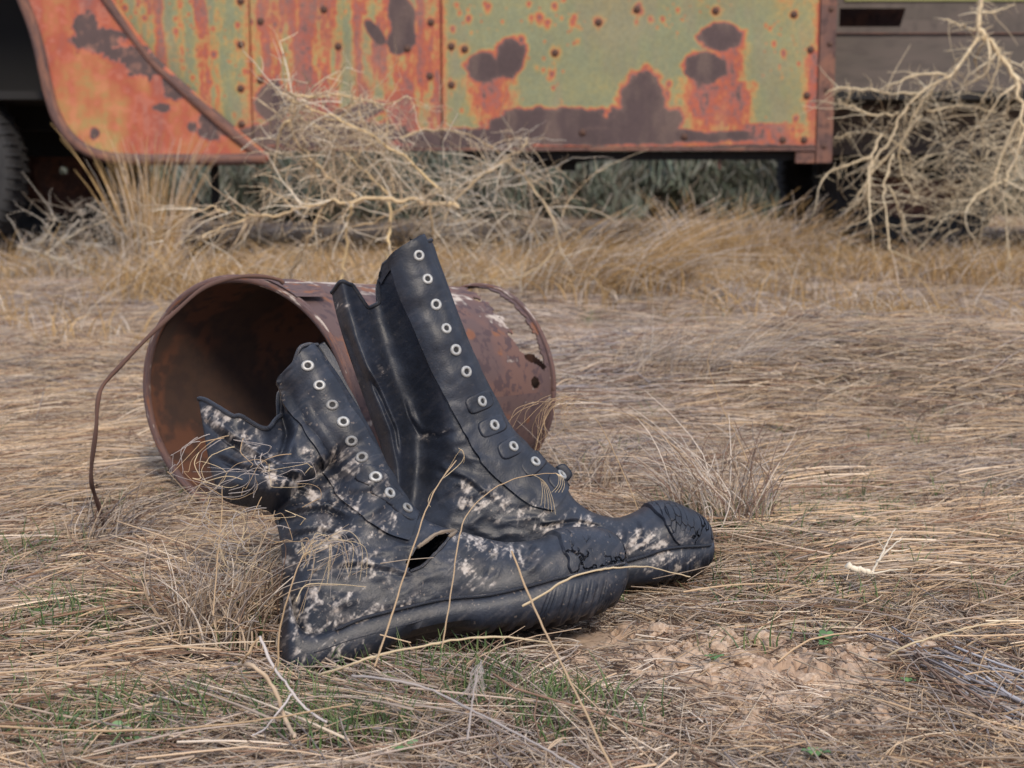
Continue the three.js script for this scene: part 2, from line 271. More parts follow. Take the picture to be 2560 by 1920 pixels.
// fender: a shaped sheet proud of the panels, with a rolled lip
{
  const out = [[-1.8466,1.3162], [-1.8231,1.1187], [-1.7906,1.0191], [-1.7636,0.944], [-1.739,0.8517], [-1.7216,0.7506], [-1.7023,0.6488], [-1.678,0.5772], [-1.6375,0.5156], [-1.5787,0.4693], [-1.51,0.4452], [-1.4232,0.4366], [-1.2314,0.4349], [-1.057,0.4349], [-0.9121,0.4383]];
  const inn = [[-0.9118,0.4504], [-1.0191,0.5379], [-1.1374,0.642], [-1.2383,0.7303], [-1.3135,0.8012], [-1.3872,0.8988], [-1.4682,1.0191], [-1.5635,1.1848], [-1.6256,1.3162]];
  const sh = new THREE.Shape([...out, ...inn].map((p) => new THREE.Vector2(...p)));
  const g = new THREE.ExtrudeGeometry(sh, { depth: 0.016, bevelEnabled: true, bevelSize: 0.006, bevelThickness: 0.006, bevelSegments: 2, steps: 1 });
  const P = g.attributes.position, U = g.attributes.uv; for (let i = 0; i < P.count; i++) U.setXY(i, (P.getX(i) + 1.95) / 1.1, (P.getY(i) - 0.4) / 0.7);
  const f = mesh('fender', g, fenderMat, truck); f.position.z = 0.05;
  const lip = new MB(), lp = []; for (let i = 0; i <= 90; i++) { const c = curve(out, i / 90); lp.push([c[0], c[1], 0.024]); }
  lip.tube(lp, 0.021, 10); lip.build('fender_lip', rustDark, f);
  const up = new MB(), uq = []; for (let i = 0; i <= 60; i++) { const c = curve(inn, i / 60); uq.push([c[0] - 0.012, c[1] - 0.012, 0.02]); }
  up.tube(uq, (t) => 0.016 + 0.004 * Math.sin(t * 9), 8).build('fender_flange', rustDark, f);
  // return of the fender towards the body
  const sk = new MB(); lp.forEach((p, i) => { sk.v(p[0], p[1], -0.02, p[0], 0); sk.v(p[0] + 0.01, p[1], -0.3, p[0], 0.3); if (i) { const a = i * 2; sk.quad(a - 2, a, a + 1, a - 1); } }); sk.build('fender_return', rustDark, f);
}
// wheel at the left and a second one behind the weeds on the right
const tyreMat = std({ map: noiseMap(256, 256, lin(50, 50, 53), lin(60, 60, 61), lin(40, 40, 42), 141), roughness: 0.9 });
function wheel(x, y, z) {
  const w = new THREE.Group(); w.name = 'wheel'; w.position.set(x, y, z); truck.add(w);
  const R = 0.41, prof = [[0.2, -0.07], [0.24, -0.1], [0.32, -0.115], [0.385, -0.105], [0.405, -0.085], [R, -0.05], [R, 0.05], [0.405, 0.085], [0.385, 0.105], [0.32, 0.115], [0.24, 0.1], [0.2, 0.07]].map((p) => new THREE.Vector2(...p));
  const t = new THREE.LatheGeometry(prof, 64); t.rotateX(Math.PI / 2); mesh('tyre', t, tyreMat, w);
  const lug = new MB(); for (let i = 0; i < 60; i++) { const a = i / 60 * Math.PI * 2; for (const s of [-1, 1]) { const c = Math.cos(a + s * 0.02), d = Math.sin(a + s * 0.02); lug.tube([[c * 0.384, d * 0.384, s * 0.104], [c * 0.409, d * 0.409, s * 0.082], [c * 0.412, d * 0.412, s * 0.02]], 0.006, 4); } }
  lug.build('tread_block', tyreMat, w);
  const r = new THREE.LatheGeometry([[0.02, 0.02], [0.06, 0.05], [0.14, 0.045], [0.17, 0.0], [0.2, 0.07], [0.215, 0.085]].map((p) => new THREE.Vector2(...p)), 40); r.rotateX(Math.PI / 2); mesh('rim', r, rustDark, w);
  return w;
}
wheel([-2.2442,0.3607][0] - 0.055, 0.4, -0.12); wheel(1.75, 0.4, -0.9); wheel([-2.2442,0.3607][0], 0.4, -1.75); wheel(1.75, 0.4, -1.75);
{ // chassis, floor and the dark wheel well
  const m = new MB();
  m.box(-3.2, 3.2, 0.56, 0.66, -0.62, -0.52).box(-3.2, 3.2, 0.56, 0.66, -1.5, -1.4).box(-2.75, -2.65, 0.36, 0.46, -1.9, -0.2).box(-1.5, -1.42, 0.47, 0.56, -1.9, -0.1).box(0.2, 0.3, 0.43, 0.6, -1.9, -0.05).box(1.7, 1.8, 0.36, 0.46, -1.9, -0.2);
  m.build('chassis_frame', blackIron, truck);
  new MB().box(-3.2, 3.2, 0.66, 0.69, -1.95, -0.02).build('floor_pan', blackIron, truck);
  new MB().box(-3.3, -1.95, 0.46, 1.9, -1.2, -1.17).box(-1.5, -1.46, 0.5, 1.9, -1.2, -0.02).build('dark_well_wall', blackIron, truck);  // walls added for darkness, the shade of the well put into their black
  const lx = [-1.1712,0.5122][0]; new MB().box(lx - 0.014, lx + 0.014, 0.2, 0.6, -0.25, -0.22).build('support_leg', blackIron, truck);
  const hang = new MB(), hx = [0.1465,0.4435]; for (const [dx, y0, w] of [[0, 0.41, 0.05], [0.07, 0.395, 0.03], [-0.1, 0.42, 0.06]]) hang.box(hx[0] + dx - w, hx[0] + dx + w, y0, 0.46, -0.2, -0.14);
  hang.build('hanging_bracket', blackIron, truck);
  const rod = [0.7886,0.4263]; new MB().tube([[rod[0], 0.47, -0.05], [rod[0], 0.42, -0.05], [rod[0] + 0.004, 0.4, -0.05]], 0.006, 6).build('hanging_rod', rustDark, truck);
  new MB().box(-3.2, 3.2, 1.9, 1.93, -1.95, 0.0).build('deck_top', rustDark, truck);
  new MB().box(-3.2, 3.2, 0.7, 1.897, -1.97, -1.952).build('far_side_sheet', rustDark, truck);
  new MB().box(-3.35, -2.3, 1.25, 1.9, -0.06, 0.0).build('cab_side', paintMat, truck);
}

// ---------------------------------------------------------------- rusty bucket lying on its side
const bucketOut = std({ map: colourMap(1024, 512, (u, v) => { // u round the wall (0.25 = top), v from mouth to bottom
  const n = fbm(u * 14, v * 6, 201), f = fbm(u * 90, v * 45, 203, 4), w = fbm(u * 40, v * 14, 205, 4), st = fbm(u * 70, v * 8, 207, 3);
  let c = mix3(lin(100, 80, 78), lin(114, 86, 78), sm(0.4, 0.62, n)); c = mix3(c, lin(78, 62, 66), sm(0.52, 0.68, f) * 0.8); c = mix3(c, lin(146, 92, 58), sm(0.66, 0.76, fbm(u * 30, v * 16, 209)) * 0.6);
  let top = 0; for (const [pu, pv, ru, rv] of [[0.22, 0.12, 0.05, 0.1], [0.2, 0.45, 0.06, 0.16], [0.17, 0.7, 0.05, 0.13], [0.24, 0.85, 0.04, 0.1], [0.13, 0.82, 0.03, 0.07], [0.26, 0.3, 0.04, 0.12]]) top = Math.max(top, sm(1.1, 0.7, Math.hypot((u - pu) / ru, (v - pv) / rv) + 0.9 * (n - 0.5))); // patches of bird lime and dried mud
  c = mix3(c, lin(214, 200, 186), sm(0.62 - 0.12 * top, 0.74 - 0.11 * top, w * 0.4 + st * 0.35 + f * 0.25) * 0.8);
  return c;
}), roughness: 0.85 });
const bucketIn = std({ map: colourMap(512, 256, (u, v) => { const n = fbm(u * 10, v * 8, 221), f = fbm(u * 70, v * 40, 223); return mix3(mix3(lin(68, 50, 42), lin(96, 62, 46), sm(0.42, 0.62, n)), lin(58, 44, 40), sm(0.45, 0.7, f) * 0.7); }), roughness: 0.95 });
{
  const B = thing('bucket', 'rusty tall metal bucket lying on its side with its mouth open behind the boots', 'bucket', [0, 0, 0]);
  const Cm = V3(-0.297, 0.131, -1.52), Cf = V3(-0.036, 0.119, -1.755), b1 = 33 * Math.PI / 180, b2 = 44 * Math.PI / 180;
  const at = (s, a, off = 0) => {
    const b = mix(b1, b2, s), rh = mix(0.153, 0.121, s) + off, rv = mix(0.134, 0.12, s) + off, c = Cm.clone().lerp(Cf, s);
    const dent = 0.004 * (fbm(Math.cos(a) * 2 + 5, Math.sin(a) * 2 + s * 3, 231) - 0.5) * sm(0, 0.2, s);
    return [c.x + Math.cos(a) * (rh + dent) * Math.cos(b), c.y + Math.sin(a) * (rv + dent), c.z + Math.cos(a) * (rh + dent) * Math.sin(b)];
  };
  const NA = 420, NS = 220;
  const gone = (s, a) => { // rusted through next to the bottom
    const d = a * 180 / Math.PI, n = fbm(a * 9, s * 26, 241, 4); const edge = sm(8, 24, d) * sm(165, 130, d);
    return s < 0.975 - 0.02 * noise(a * 40, 3, 7) && s > 0.985 - 0.15 * edge * (0.55 + 0.9 * n) && edge > 0.05 || (Math.hypot((s - 0.9) * 0.34, (a - 0.1) * 0.12) < 0.006 * (0.7 + n));
  };
  const shell = (off, m, name) => {
    const b = new MB();
    for (let j = 0; j <= NS; j++) for (let i = 0; i <= NA; i++) b.v(...at(j / NS, i / NA * 2 * Math.PI, off), i / NA, j / NS);
    for (let j = 0; j < NS; j++) for (let i = 0; i < NA; i++) { if (gone((j + 0.5) / NS, (i + 0.5) / NA * 2 * Math.PI)) continue; const a = j * (NA + 1) + i; b.quad(a, a + 1, a + NA + 2, a + NA + 1); }
    return b.build(name, m, B);
  };
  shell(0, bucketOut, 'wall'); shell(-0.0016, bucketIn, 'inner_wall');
  const ringAt = (s, off, r) => { const p = []; for (let i = 0; i <= 140; i++) p.push(at(s, i / 140 * 2 * Math.PI, off)); return new MB().tube(p, r, 8); };
  const fixUv = (b) => { for (let i = 0; i < b.u.length; i += 2) b.u[i] *= 1.2; return b; };
  fixUv(ringAt(0, 0.0015, 0.0048)).build('mouth_rim', bucketOut, B);
  fixUv(ringAt(0.995, 0.001, 0.0032)).build('bottom_rim', bucketOut, B);
  { // what is left of the bottom plate
    const b = new MB(), NR = 40; for (let j = 0; j <= NR; j++) for (let i = 0; i <= NA; i++) { const p = at(0.985, i / NA * 2 * Math.PI, -0.001), c = Cm.clone().lerp(Cf, 0.985), t = j / NR; b.v(mix(c.x, p[0], t), mix(c.y, p[1], t), mix(c.z, p[2], t), i / NA, t * 0.4); }
    for (let j = 0; j < NR; j++) for (let i = 0; i < NA; i++) { const an = i / NA * 2 * Math.PI, hgt = Math.sin(an) * j / NR; if (hgt > 0.15 + 0.3 * fbm(Math.cos(an) * 4 * j / NR, hgt * 4, 251)) continue; const a = j * (NA + 1) + i; b.quad(a, a + 1, a + NA + 2, a + NA + 1); }
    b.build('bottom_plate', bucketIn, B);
  }
  { // ear plate for the handle
    const e = new MB(), g = []; for (let j = 0; j <= 6; j++) { g.push([]); for (let i = 0; i <= 12; i++) { const a = (58 + 18 * i / 12) * Math.PI / 180, s = -0.012 + 0.16 * j / 6 * (1 - 0.3 * Math.abs(i / 6 - 1)); g[j].push(e.v(...at(s, a, 0.0075), a, s)); } }
    for (let j = 0; j < 6; j++) for (let i = 0; i < 12; i++) e.quad(g[j][i], g[j][i + 1], g[j + 1][i + 1], g[j + 1][i]);
    e.build('handle_ear', bucketOut, B);
  }
  const hp = [[-0.2396,0.2665,-1.4545], [-0.2446,0.2707,-1.4501], [-0.2603,0.2755,-1.4305], [-0.2825,0.2755,-1.4103], [-0.3108,0.2661,-1.3988], [-0.3364,0.244,-1.3854], [-0.3625,0.2186,-1.3714], [-0.3854,0.1936,-1.3575], [-0.4018,0.1745,-1.3496], [-0.4057,0.1591,-1.3422], [-0.4075,0.1313,-1.338], [-0.4147,0.0979,-1.3431], [-0.4181,0.0776,-1.3502], [-0.4209,0.0603,-1.3678], [-0.4217,0.0408,-1.3851], [-0.4215,0,-1.4194], [-0.388,-0.0252,-1.456]];
  const hq = []; for (let i = 0; i <= 120; i++) { const c = curve(hp, i / 120); hq.push(c); }
  new MB().tube(hq, (t) => 0.0022 + 0.0003 * Math.sin(t * 60), 8).build('handle', std({ map: noiseMap(128, 128, lin(98, 74, 66), lin(112, 80, 66), lin(72, 58, 56), 261), roughness: 0.85 }), B);
}

// ---------------------------------------------------------------- rubber boots
function rubberMap(muds, seedN, amount) { // u, v in metres of the boot's side; dried mud smears where the photograph shows them
  const X0 = -0.1, X1 = 0.34, Y0 = -0.03, Y1 = 0.35;
  const t = colourMap(1400, 1200, (a, b) => {
    const x = mix(X0, X1, a), y = mix(Y0, Y1, b), f = fbm(x * 190, y * 190, seedN, 4), f2 = fbm(x * 95, y * 95, seedN + 21, 4), g = fbm(x * 45, y * 45, seedN + 3, 3), h = fbm((x + y * 0.7) * 60, (y - x * 0.7) * 260, seedN + 6, 3), l = fbm(x * 480, y * 480, seedN + 9, 2);
    let c = mix3([0.0125, 0.0155, 0.0245], [0.022, 0.0275, 0.043], clamp(g * 1.8 - 0.4)); c = c.map((q) => q * (0.8 + 0.4 * l));
    let m = 0, film = 0;
    for (const [mx, my, rx, ry, k, tilt = 0] of muds) { const co = Math.cos(tilt), si = Math.sin(tilt), dx = x - mx, dy = y - my, d = Math.hypot((dx * co + dy * si) / rx, (-dx * si + dy * co) / ry); if (d < 2.2) { m = Math.max(m, k * (1.35 - d)); } }
    film = clamp(m * 0.9 + amount);
    const dust = sm(0.5, 0.72, h * 0.6 + f * 0.4 + film * 0.08) * (0.05 + film * 0.4);
    c = mix3(c, lin(150, 140, 134), dust * 0.5);
    const h2 = fbm((x - y * 0.4) * 240, (y + x * 0.4) * 50, seedN + 15, 3), kk = clamp(m, 0, 1.1), thick = sm(0.585 - 0.1 * kk, 0.77 - 0.12 * kk, f * 0.2 + f2 * 0.24 + Math.max(h, h2) * 0.34 + g * 0.1 + l * 0.12) * (0.35 + 0.75 * l);
    const scratch = sm(0.74, 0.8, fbm((x * 0.8 + y * 0.6) * 25 + 6 * g, (y * 0.8 - x * 0.6) * 380 + 30 * fbm(x * 16, y * 16, seedN + 30, 2), seedN + 18, 3)) * film * 0.5; c = mix3(c, lin(170, 164, 160), scratch * 0.6);
    c = mix3(c, mix3(lin(180, 166, 154), lin(216, 206, 196), l), Math.min(0.85, thick * 1.2) * clamp(m * 2.2 + amount * 0.2));
    const fleck = sm(0.79, 0.84, fbm(x * 330, y * 330, seedN + 12, 3) + 0.06 * clamp(film)); c = mix3(c, lin(180, 162, 146), fleck * 0.4 * clamp(amount * 3 + m));
    return c;
  });
  t.repeat.set(1 / (X1 - X0), 1 / (Y1 - Y0)); t.offset.set(-X0 / (X1 - X0), -Y0 / (Y1 - Y0)); return t;
}
const rubberBump = colourMap(512, 512, (u, v) => { const a = fbm(u * 20, v * 20, 301) * 0.6 + fbm(u * 110, v * 110, 303) * 0.4; return [a, a, a]; }, false); rubberBump.repeat.set(9, 9);
const rubber = (map) => std({ map, roughness: 0.47, bumpMap: rubberBump, bumpScale: 0.00035 });
const darkRubber = std({ color: new THREE.Color().setRGB(0.018, 0.018, 0.02), roughness: 0.7 });
const lining = std({ map: noiseMap(128, 128, lin(150, 134, 116), lin(120, 104, 90), lin(70, 62, 58), 311), roughness: 1 });
const metal = std({ map: noiseMap(64, 64, [0.42, 0.42, 0.41], [0.52, 0.52, 0.5], [0.22, 0.21, 0.2], 321), roughness: 0.5, metalness: 0.35 }), dullMetal = std({ map: noiseMap(64, 64, [0.26, 0.26, 0.26], [0.36, 0.35, 0.33], [0.12, 0.11, 0.1], 331), roughness: 0.6, metalness: 0.3 });

function makeBoot(name, label, S) {
  const T = thing(name, label, 'boot', S.frame.o, 'pair of discarded rubber boots');
  T.matrixAutoUpdate = true; const M4 = new THREE.Matrix4().makeBasis(V3(...S.frame.U), V3(...S.frame.V), V3(...S.frame.W)); T.quaternion.setFromRotationMatrix(M4);
  const n = S.F.length - 1, col = (a, i) => a.map((p) => p[i]); const Fu = col(S.F, 0), Fv = col(S.F, 1), Bu = col(S.B, 0), Bv = col(S.B, 1);
  const base = (k, t) => {
    const f = [cr(Fu, k), cr(Fv, k)], b = [cr(Bu, k), cr(Bv, k)], s = cr(S.sag, k) * lerpTable(S.sagShape, t);
    return [mix(f[0], b[0], t) + S.sagDir[0] * s, mix(f[1], b[1], t) + S.sagDir[1] * s];
  };
  const wid = (k, t, side) => {
    const W = cr(S.W, k), sh = sm(S.shaft[0], S.shaft[1], k);
    const tt = clamp(t), foot = (1 - Math.abs(2 * tt - 1) ** 2.4) ** 0.5;
    const near = cr(S.near, tt * (S.near.length - 1)), far = lerpTable(S.far, tt);
    let w = W * mix(foot, side > 0 ? near : far, sh);
    if (side > 0 && S.fold) w += S.fold(k, tt);
    const q = base(k, t); w += (fbm(q[0] * 34 + 3, q[1] * 34 + side, S.seed, 3) - 0.5) * 0.007 * sm(0, 0.08, tt) * sm(1, 0.92, tt) * mix(0.5, 1, sh);
    if (side > 0 && S.dull) { const rg = 1 - Math.abs(2 * fbm(q[0] * 26 + q[1] * 20, q[1] * 14 - q[0] * 12, S.seed + 40, 3) - 1); w += 0.0075 * (rg * rg - 0.55) * sm(0.22, 0.4, tt) * sm(1, 0.9, tt) * sm(12.5, 14.5, k); }
    if (side > 0) { const cz = 1 - Math.abs(2 * fbm(q[0] * 30 - q[1] * 12, q[1] * 46 + q[0] * 10, S.seed + 44, 3) - 1); w += 0.003 * (cz ** 4 - 0.3) * sm(0.1, 0.25, tt) * sm(0.75, 0.6, tt) * sm(6, 8.5, k) * sm(16, 13, k); }
    if (side > 0 && S.creases) for (const [line, depth, sig] of S.creases) { let best = 9, sd = 0, al = 0; for (let i = 0; i < line.length - 1; i++) { const [ax, ay] = line[i], dx = line[i + 1][0] - ax, dy = line[i + 1][1] - ay, u = clamp(((q[0] - ax) * dx + (q[1] - ay) * dy) / (dx * dx + dy * dy)), ex = q[0] - ax - dx * u, ey = q[1] - ay - dy * u, d = Math.hypot(ex, ey); if (d < best) { best = d; sd = dx * ey - dy * ex > 0 ? 1 : -1; al = (i + u) / (line.length - 1); } } if (best < sig * 6) { const fade = sm(0, 0.2, al) * sm(1, 0.8, al); w += depth * fade * (-Math.exp(-((best / sig) ** 2)) + 0.55 * Math.exp(-(((best * sd - 2.1 * sig) / (1.5 * sig)) ** 2))); } }
    return w * side;
  };
  const hole = S.hole || null;
  // upper: one continuous skin round foot and shaft
  const NK = n * 9, NT = 72, U = new MB(), id = [];
  for (let j = 0; j <= NK; j++) { id.push([]); for (let i = 0; i < NT * 2; i++) { const side = i <= NT ? 1 : -1, t = i <= NT ? i / NT : 2 - i / NT, k = j / NK * n, p = base(k, t); id[j].push(U.v(p[0], p[1], wid(k, t, side), p[0], p[1])); } }
  for (let j = 0; j < NK; j++) for (let i = 0; i < NT * 2; i++) {
    const a = id[j][i], b = id[j][(i + 1) % (NT * 2)], c = id[j + 1][(i + 1) % (NT * 2)], d = id[j + 1][i];
    if (hole && i < NT) { const x = (U.p[a * 3] + U.p[c * 3]) / 2, y = (U.p[a * 3 + 1] + U.p[c * 3 + 1]) / 2; if (inPoly(hole, x, y)) continue; }
    U.quad(a, b, c, d);
  }
  { const c0 = [0, 0, 0]; for (const q of id[0]) for (let e = 0; e < 3; e++) c0[e] += U.p[q * 3 + e] / id[0].length; const cc = U.v(...c0, c0[0], c0[1]); for (let i = 0; i < NT * 2; i++) U.tri(cc, id[0][(i + 1) % (NT * 2)], id[0][i]); }
  const upper = U.build('upper', S.mat, T);
  // near side as a height field over the boot's plane
  const GK = n * 8, GT = 60, grid = []; for (let j = 0; j <= GK; j++) for (let i = -6; i <= GT; i++) { const k = j / GK * n, t = i / GT; grid.push([...base(k, t), k, t]); }
  const inv = (u, v) => {
    let best = 9, k = 0, t = 0; for (const q of grid) { const d = (q[0] - u) ** 2 + (q[1] - v) ** 2; if (d < best) { best = d; k = q[2]; t = q[3]; } }
    for (let it = 0; it < 6; it++) { const p = base(k, t), h = 1e-3, pk = base(k + h, t), pt = base(k, t + h), a = (pk[0] - p[0]) / h, b = (pt[0] - p[0]) / h, c = (pk[1] - p[1]) / h, d = (pt[1] - p[1]) / h, det = a * d - b * c; if (Math.abs(det) < 1e-9) break; const ru = u - p[0], rv = v - p[1]; const dk = (d * ru - b * rv) / det, dt = (a * rv - c * ru) / det; if (Math.abs(dk) > 0.5 || Math.abs(dt) > 0.1) break; k = clamp(k + dk, 0, n); t = clamp(t + dt, -0.1, 1); }
    return [k, t];
  };
  const height = (u, v) => { const [k, t] = inv(u, v); return wid(k, t, 1); };
  const normal = (u, v) => { const h = 0.003, a = (height(u + h, v) - height(u - h, v)) / (2 * h), b = (height(u, v + h) - height(u, v - h)) / (2 * h); return V3(clamp(-a, -1.2, 1.2), clamp(-b, -1.2, 1.2), 1).normalize(); };
  const onNear = (u, v, off) => { const N = normal(u, v); return [u + N.x * off, v + N.y * off, height(u, v) + N.z * off]; };
  // a raised sheet between two lines on the near side
  const sheet = (part, L, R, rows, cols, off, m, extra, skirt = 0.0035) => {
    const b = new MB(), ids = [];
    for (let j = 0; j <= rows; j++) { ids.push([]); const l = curve(L, j / rows), r = curve(R, j / rows); for (let i = 0; i <= cols; i++) { const u = mix(l[0], r[0], i / cols), v = mix(l[1], r[1], i / cols), e = extra ? extra(u, v, j / rows, i / cols) : 0; ids[j].push(b.v(...onNear(u, v, off + e), u, v)); } }
    for (let j = 0; j < rows; j++) for (let i = 0; i < cols; i++) b.quad(ids[j][i], ids[j][i + 1], ids[j + 1][i + 1], ids[j + 1][i]);
    const loop = []; for (let i = 0; i <= cols; i++) loop.push([0, i]); for (let j = 1; j <= rows; j++) loop.push([j, cols]); for (let i = cols - 1; i >= 0; i--) loop.push([rows, i]); for (let j = rows - 1; j >= 0; j--) loop.push([j, 0]);
    let pv = null; for (const [j, i] of loop) { const q = ids[j][i], x = b.p[q * 3], y = b.p[q * 3 + 1], z = b.p[q * 3 + 2]; const a = b.v(x, y, z, x, y), c = b.v(x, y, z - skirt - off, x, y); if (pv) b.quad(pv[0], pv[1], c, a); pv = [a, c]; }
    return b.build(part, m, T);
  };
  const ES = 0.0024;
  sheet('eyelet_facing', S.seam, S.edge, 110, 16, ES, S.mat, (u, v, a, b) => 0.0006 * Math.sin(a * 40) * b + 0.0008 * sm(0.12, 0.0, b));
  // far facing and tongue peeking past the near edge
  const plate = (part, L, R, w, th, m, wob) => {
    const b = new MB(), rows = 70, ids = []; for (let j = 0; j <= rows; j++) { const l = curve(L, j / rows), r = curve(R, j / rows), q = wob ? wob(j / rows) : 0; ids.push([[...l, w + th / 2], [...r, w + th / 2 + q], [...r, w - th / 2 + q], [...l, w - th / 2]].map((p) => b.v(...p, p[0], p[1]))); if (j) for (let i = 0; i < 4; i++) b.quad(ids[j - 1][i], ids[j - 1][(i + 1) % 4], ids[j][(i + 1) % 4], ids[j][i]); }
    b.quad(...ids[0]); b.quad(...ids[rows].slice().reverse()); return b.build(part, m, T);
  };
  plate('far_facing', S.edge.map((p) => [p[0] - 0.008, p[1]]), S.farEdge, S.farW, 0.004, S.mat, (t) => 0.002 * Math.sin(t * 7));
  plate('tongue', S.edge.map((p) => [p[0] - 0.01, p[1]]), S.edge.map((p, i) => mix3([...p, 0], [...S.farEdge[Math.min(i, S.farEdge.length - 1)], 0], 0.55).slice(0, 2)), S.farW * 0.35, 0.003, darkRubber, (t) => 0.0015 * Math.sin(t * 11 + 1));
  // tabs and eyelets
  const ring = new THREE.LatheGeometry([[0.0023, -0.001], [0.0025, 0.0006], [0.0031, 0.0012], [0.0044, 0.0011], [0.0053, 0.0005], [0.0055, -0.0006]].map((p) => new THREE.Vector2(...p)), 24); ring.rotateX(Math.PI / 2);
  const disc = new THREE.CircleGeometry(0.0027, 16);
  S.eyelets.forEach(([u, v], i) => {
    let lift = ES;
    if (i >= S.tabFrom) { // rounded tab, longest across the facing
      const d = S.tabDir(i), b = new MB(), ids = [], nr = 8, na = 32; lift = ES + 0.0006;
      for (let r = 0; r <= nr; r++) { ids.push([]); for (let a = 0; a < na; a++) { const an = a / na * 2 * Math.PI, c = Math.cos(an), s = Math.sin(an), q = (Math.abs(c) ** 4 + Math.abs(s) ** 4) ** -0.25 * Math.min(1, r / (nr - 2)), x = c * q * 0.0135 - 0.001, y = s * q * 0.0085; const uu = u + d[0] * x - d[1] * y, vv = v + d[1] * x + d[0] * y; ids[r].push(b.v(...onNear(uu, vv, r < nr - 1 ? lift - 0.0005 * (r >= nr - 2 ? 1 : 0) : -0.002), uu, vv)); } }
      for (let r = 0; r < nr; r++) for (let a = 0; a < na; a++) b.quad(ids[r][a], ids[r + 1][a], ids[r + 1][(a + 1) % na], ids[r][(a + 1) % na]);
      b.build('lace_tab', S.mat, T);
    }
    const N = normal(u, v), p = onNear(u, v, lift + 0.0006), e = mesh('eyelet', ring, S.dull && (i === 2 || i === 4 || i === 5 || i === 8) ? dullMetal : metal, T); e.scale.set(1, S.dull ? 0.86 : 1, 1).multiplyScalar((S.dull ? 0.95 : 0.95) * rr(0.95, 1.05));
    e.position.set(...p); e.quaternion.setFromUnitVectors(V3(0, 0, 1), N);
    const h = mesh('eyelet_shade_disc', disc, darkRubber, e); h.position.z = -0.0004;  // no real hole: a dark disc stands in for the shade inside
  });
  // collar binding round the top
  { const p = []; for (let i = 0; i <= NT; i++) { const b = base(n, i / NT); p.push([b[0], b[1], wid(n, i / NT, 1)]); } new MB().tube(p, 0.0019, 8).build('collar_binding', S.mat2 || S.mat, T); const q = []; for (let i = 0; i <= NT; i++) { const b = base(n, i / NT); q.push([b[0], b[1], wid(n, i / NT, -1)]); } new MB().tube(q, 0.0019, 8).build('collar_binding', S.mat, T); }
  if (S.band) sheet('collar_band', S.band[0], S.band[1], 40, 6, 0.0018, S.mat);
  // sole with rounded bumper edge and lugs beneath
  {
    const b = new MB(), ids = [], last = S.sole.length - 1, NS = last * 24;
    for (let j = 0; j <= NS; j++) {
      const k = j / 24, ts = cr(S.sole, k), W = cr(S.W, k), rows = [], grow = sm(0, 0.6, k) * sm(last, last - 1.2, k);
      const sec = [[ts - 0.02, 0.86, -0.002], [ts, 1.0, 0.0035], [mix(ts, 1, 0.2), 1.03, 0.0052], [mix(ts, 1, 0.45), 1.03, 0.0058], [mix(ts, 1, 0.7), 1.0, 0.0055], [mix(ts, 1, 0.88), 0.98, 0.003], [1.0, 0.93, -0.002], [1.01, 0.75, -0.003], [1.01, 0.4, 0], [1.0, 0.0, 0]];
      for (const [t, ws, e] of sec) { const p = base(k, t), lug = t >= 1 && ws < 0.9 ? 0.003 * (Math.sin(k * 12) > 0.2 ? 1 : 0) * (k > 5.5 && k < 7.6 ? 0 : 1) : 0; rows.push([p[0], p[1] - lug + (k > 5.6 && k < 8 && t > 0.9 ? 0.005 * sm(5.6, 6.4, k) * sm(8, 7.4, k) : 0), (W * ws + e - (t > 0.85 && t < 1.005 && ws > 0.9 && k < 4.2 && hash(Math.floor(k * 8), 3, S.seed) > 0.45 && k * 8 % 1 < 0.34 ? 0.002 : 0)) * mix(0.75, 1, grow)]); }
      const full = [...rows, ...rows.slice(0, -1).reverse().map((p) => [p[0], p[1], -p[2]])]; ids.push(full.map((p) => b.v(...p, p[0], p[1])));
      if (j) for (let i = 0; i < full.length - 1; i++) b.quad(ids[j - 1][i], ids[j - 1][i + 1], ids[j][i + 1], ids[j][i]);
    }
    const cap = (r, flip) => { const c = [0, 0, 0]; for (const q of r) for (let e = 0; e < 3; e++) c[e] += b.p[q * 3 + e] / r.length; const cc = b.v(...c, c[0], c[1]); for (let i = 0; i < r.length - 1; i++) flip ? b.tri(cc, r[i], r[i + 1]) : b.tri(cc, r[i + 1], r[i]); };
    cap(ids[0], true); cap(ids[NS], false);
    b.build('sole', S.soleMat, T);
  }
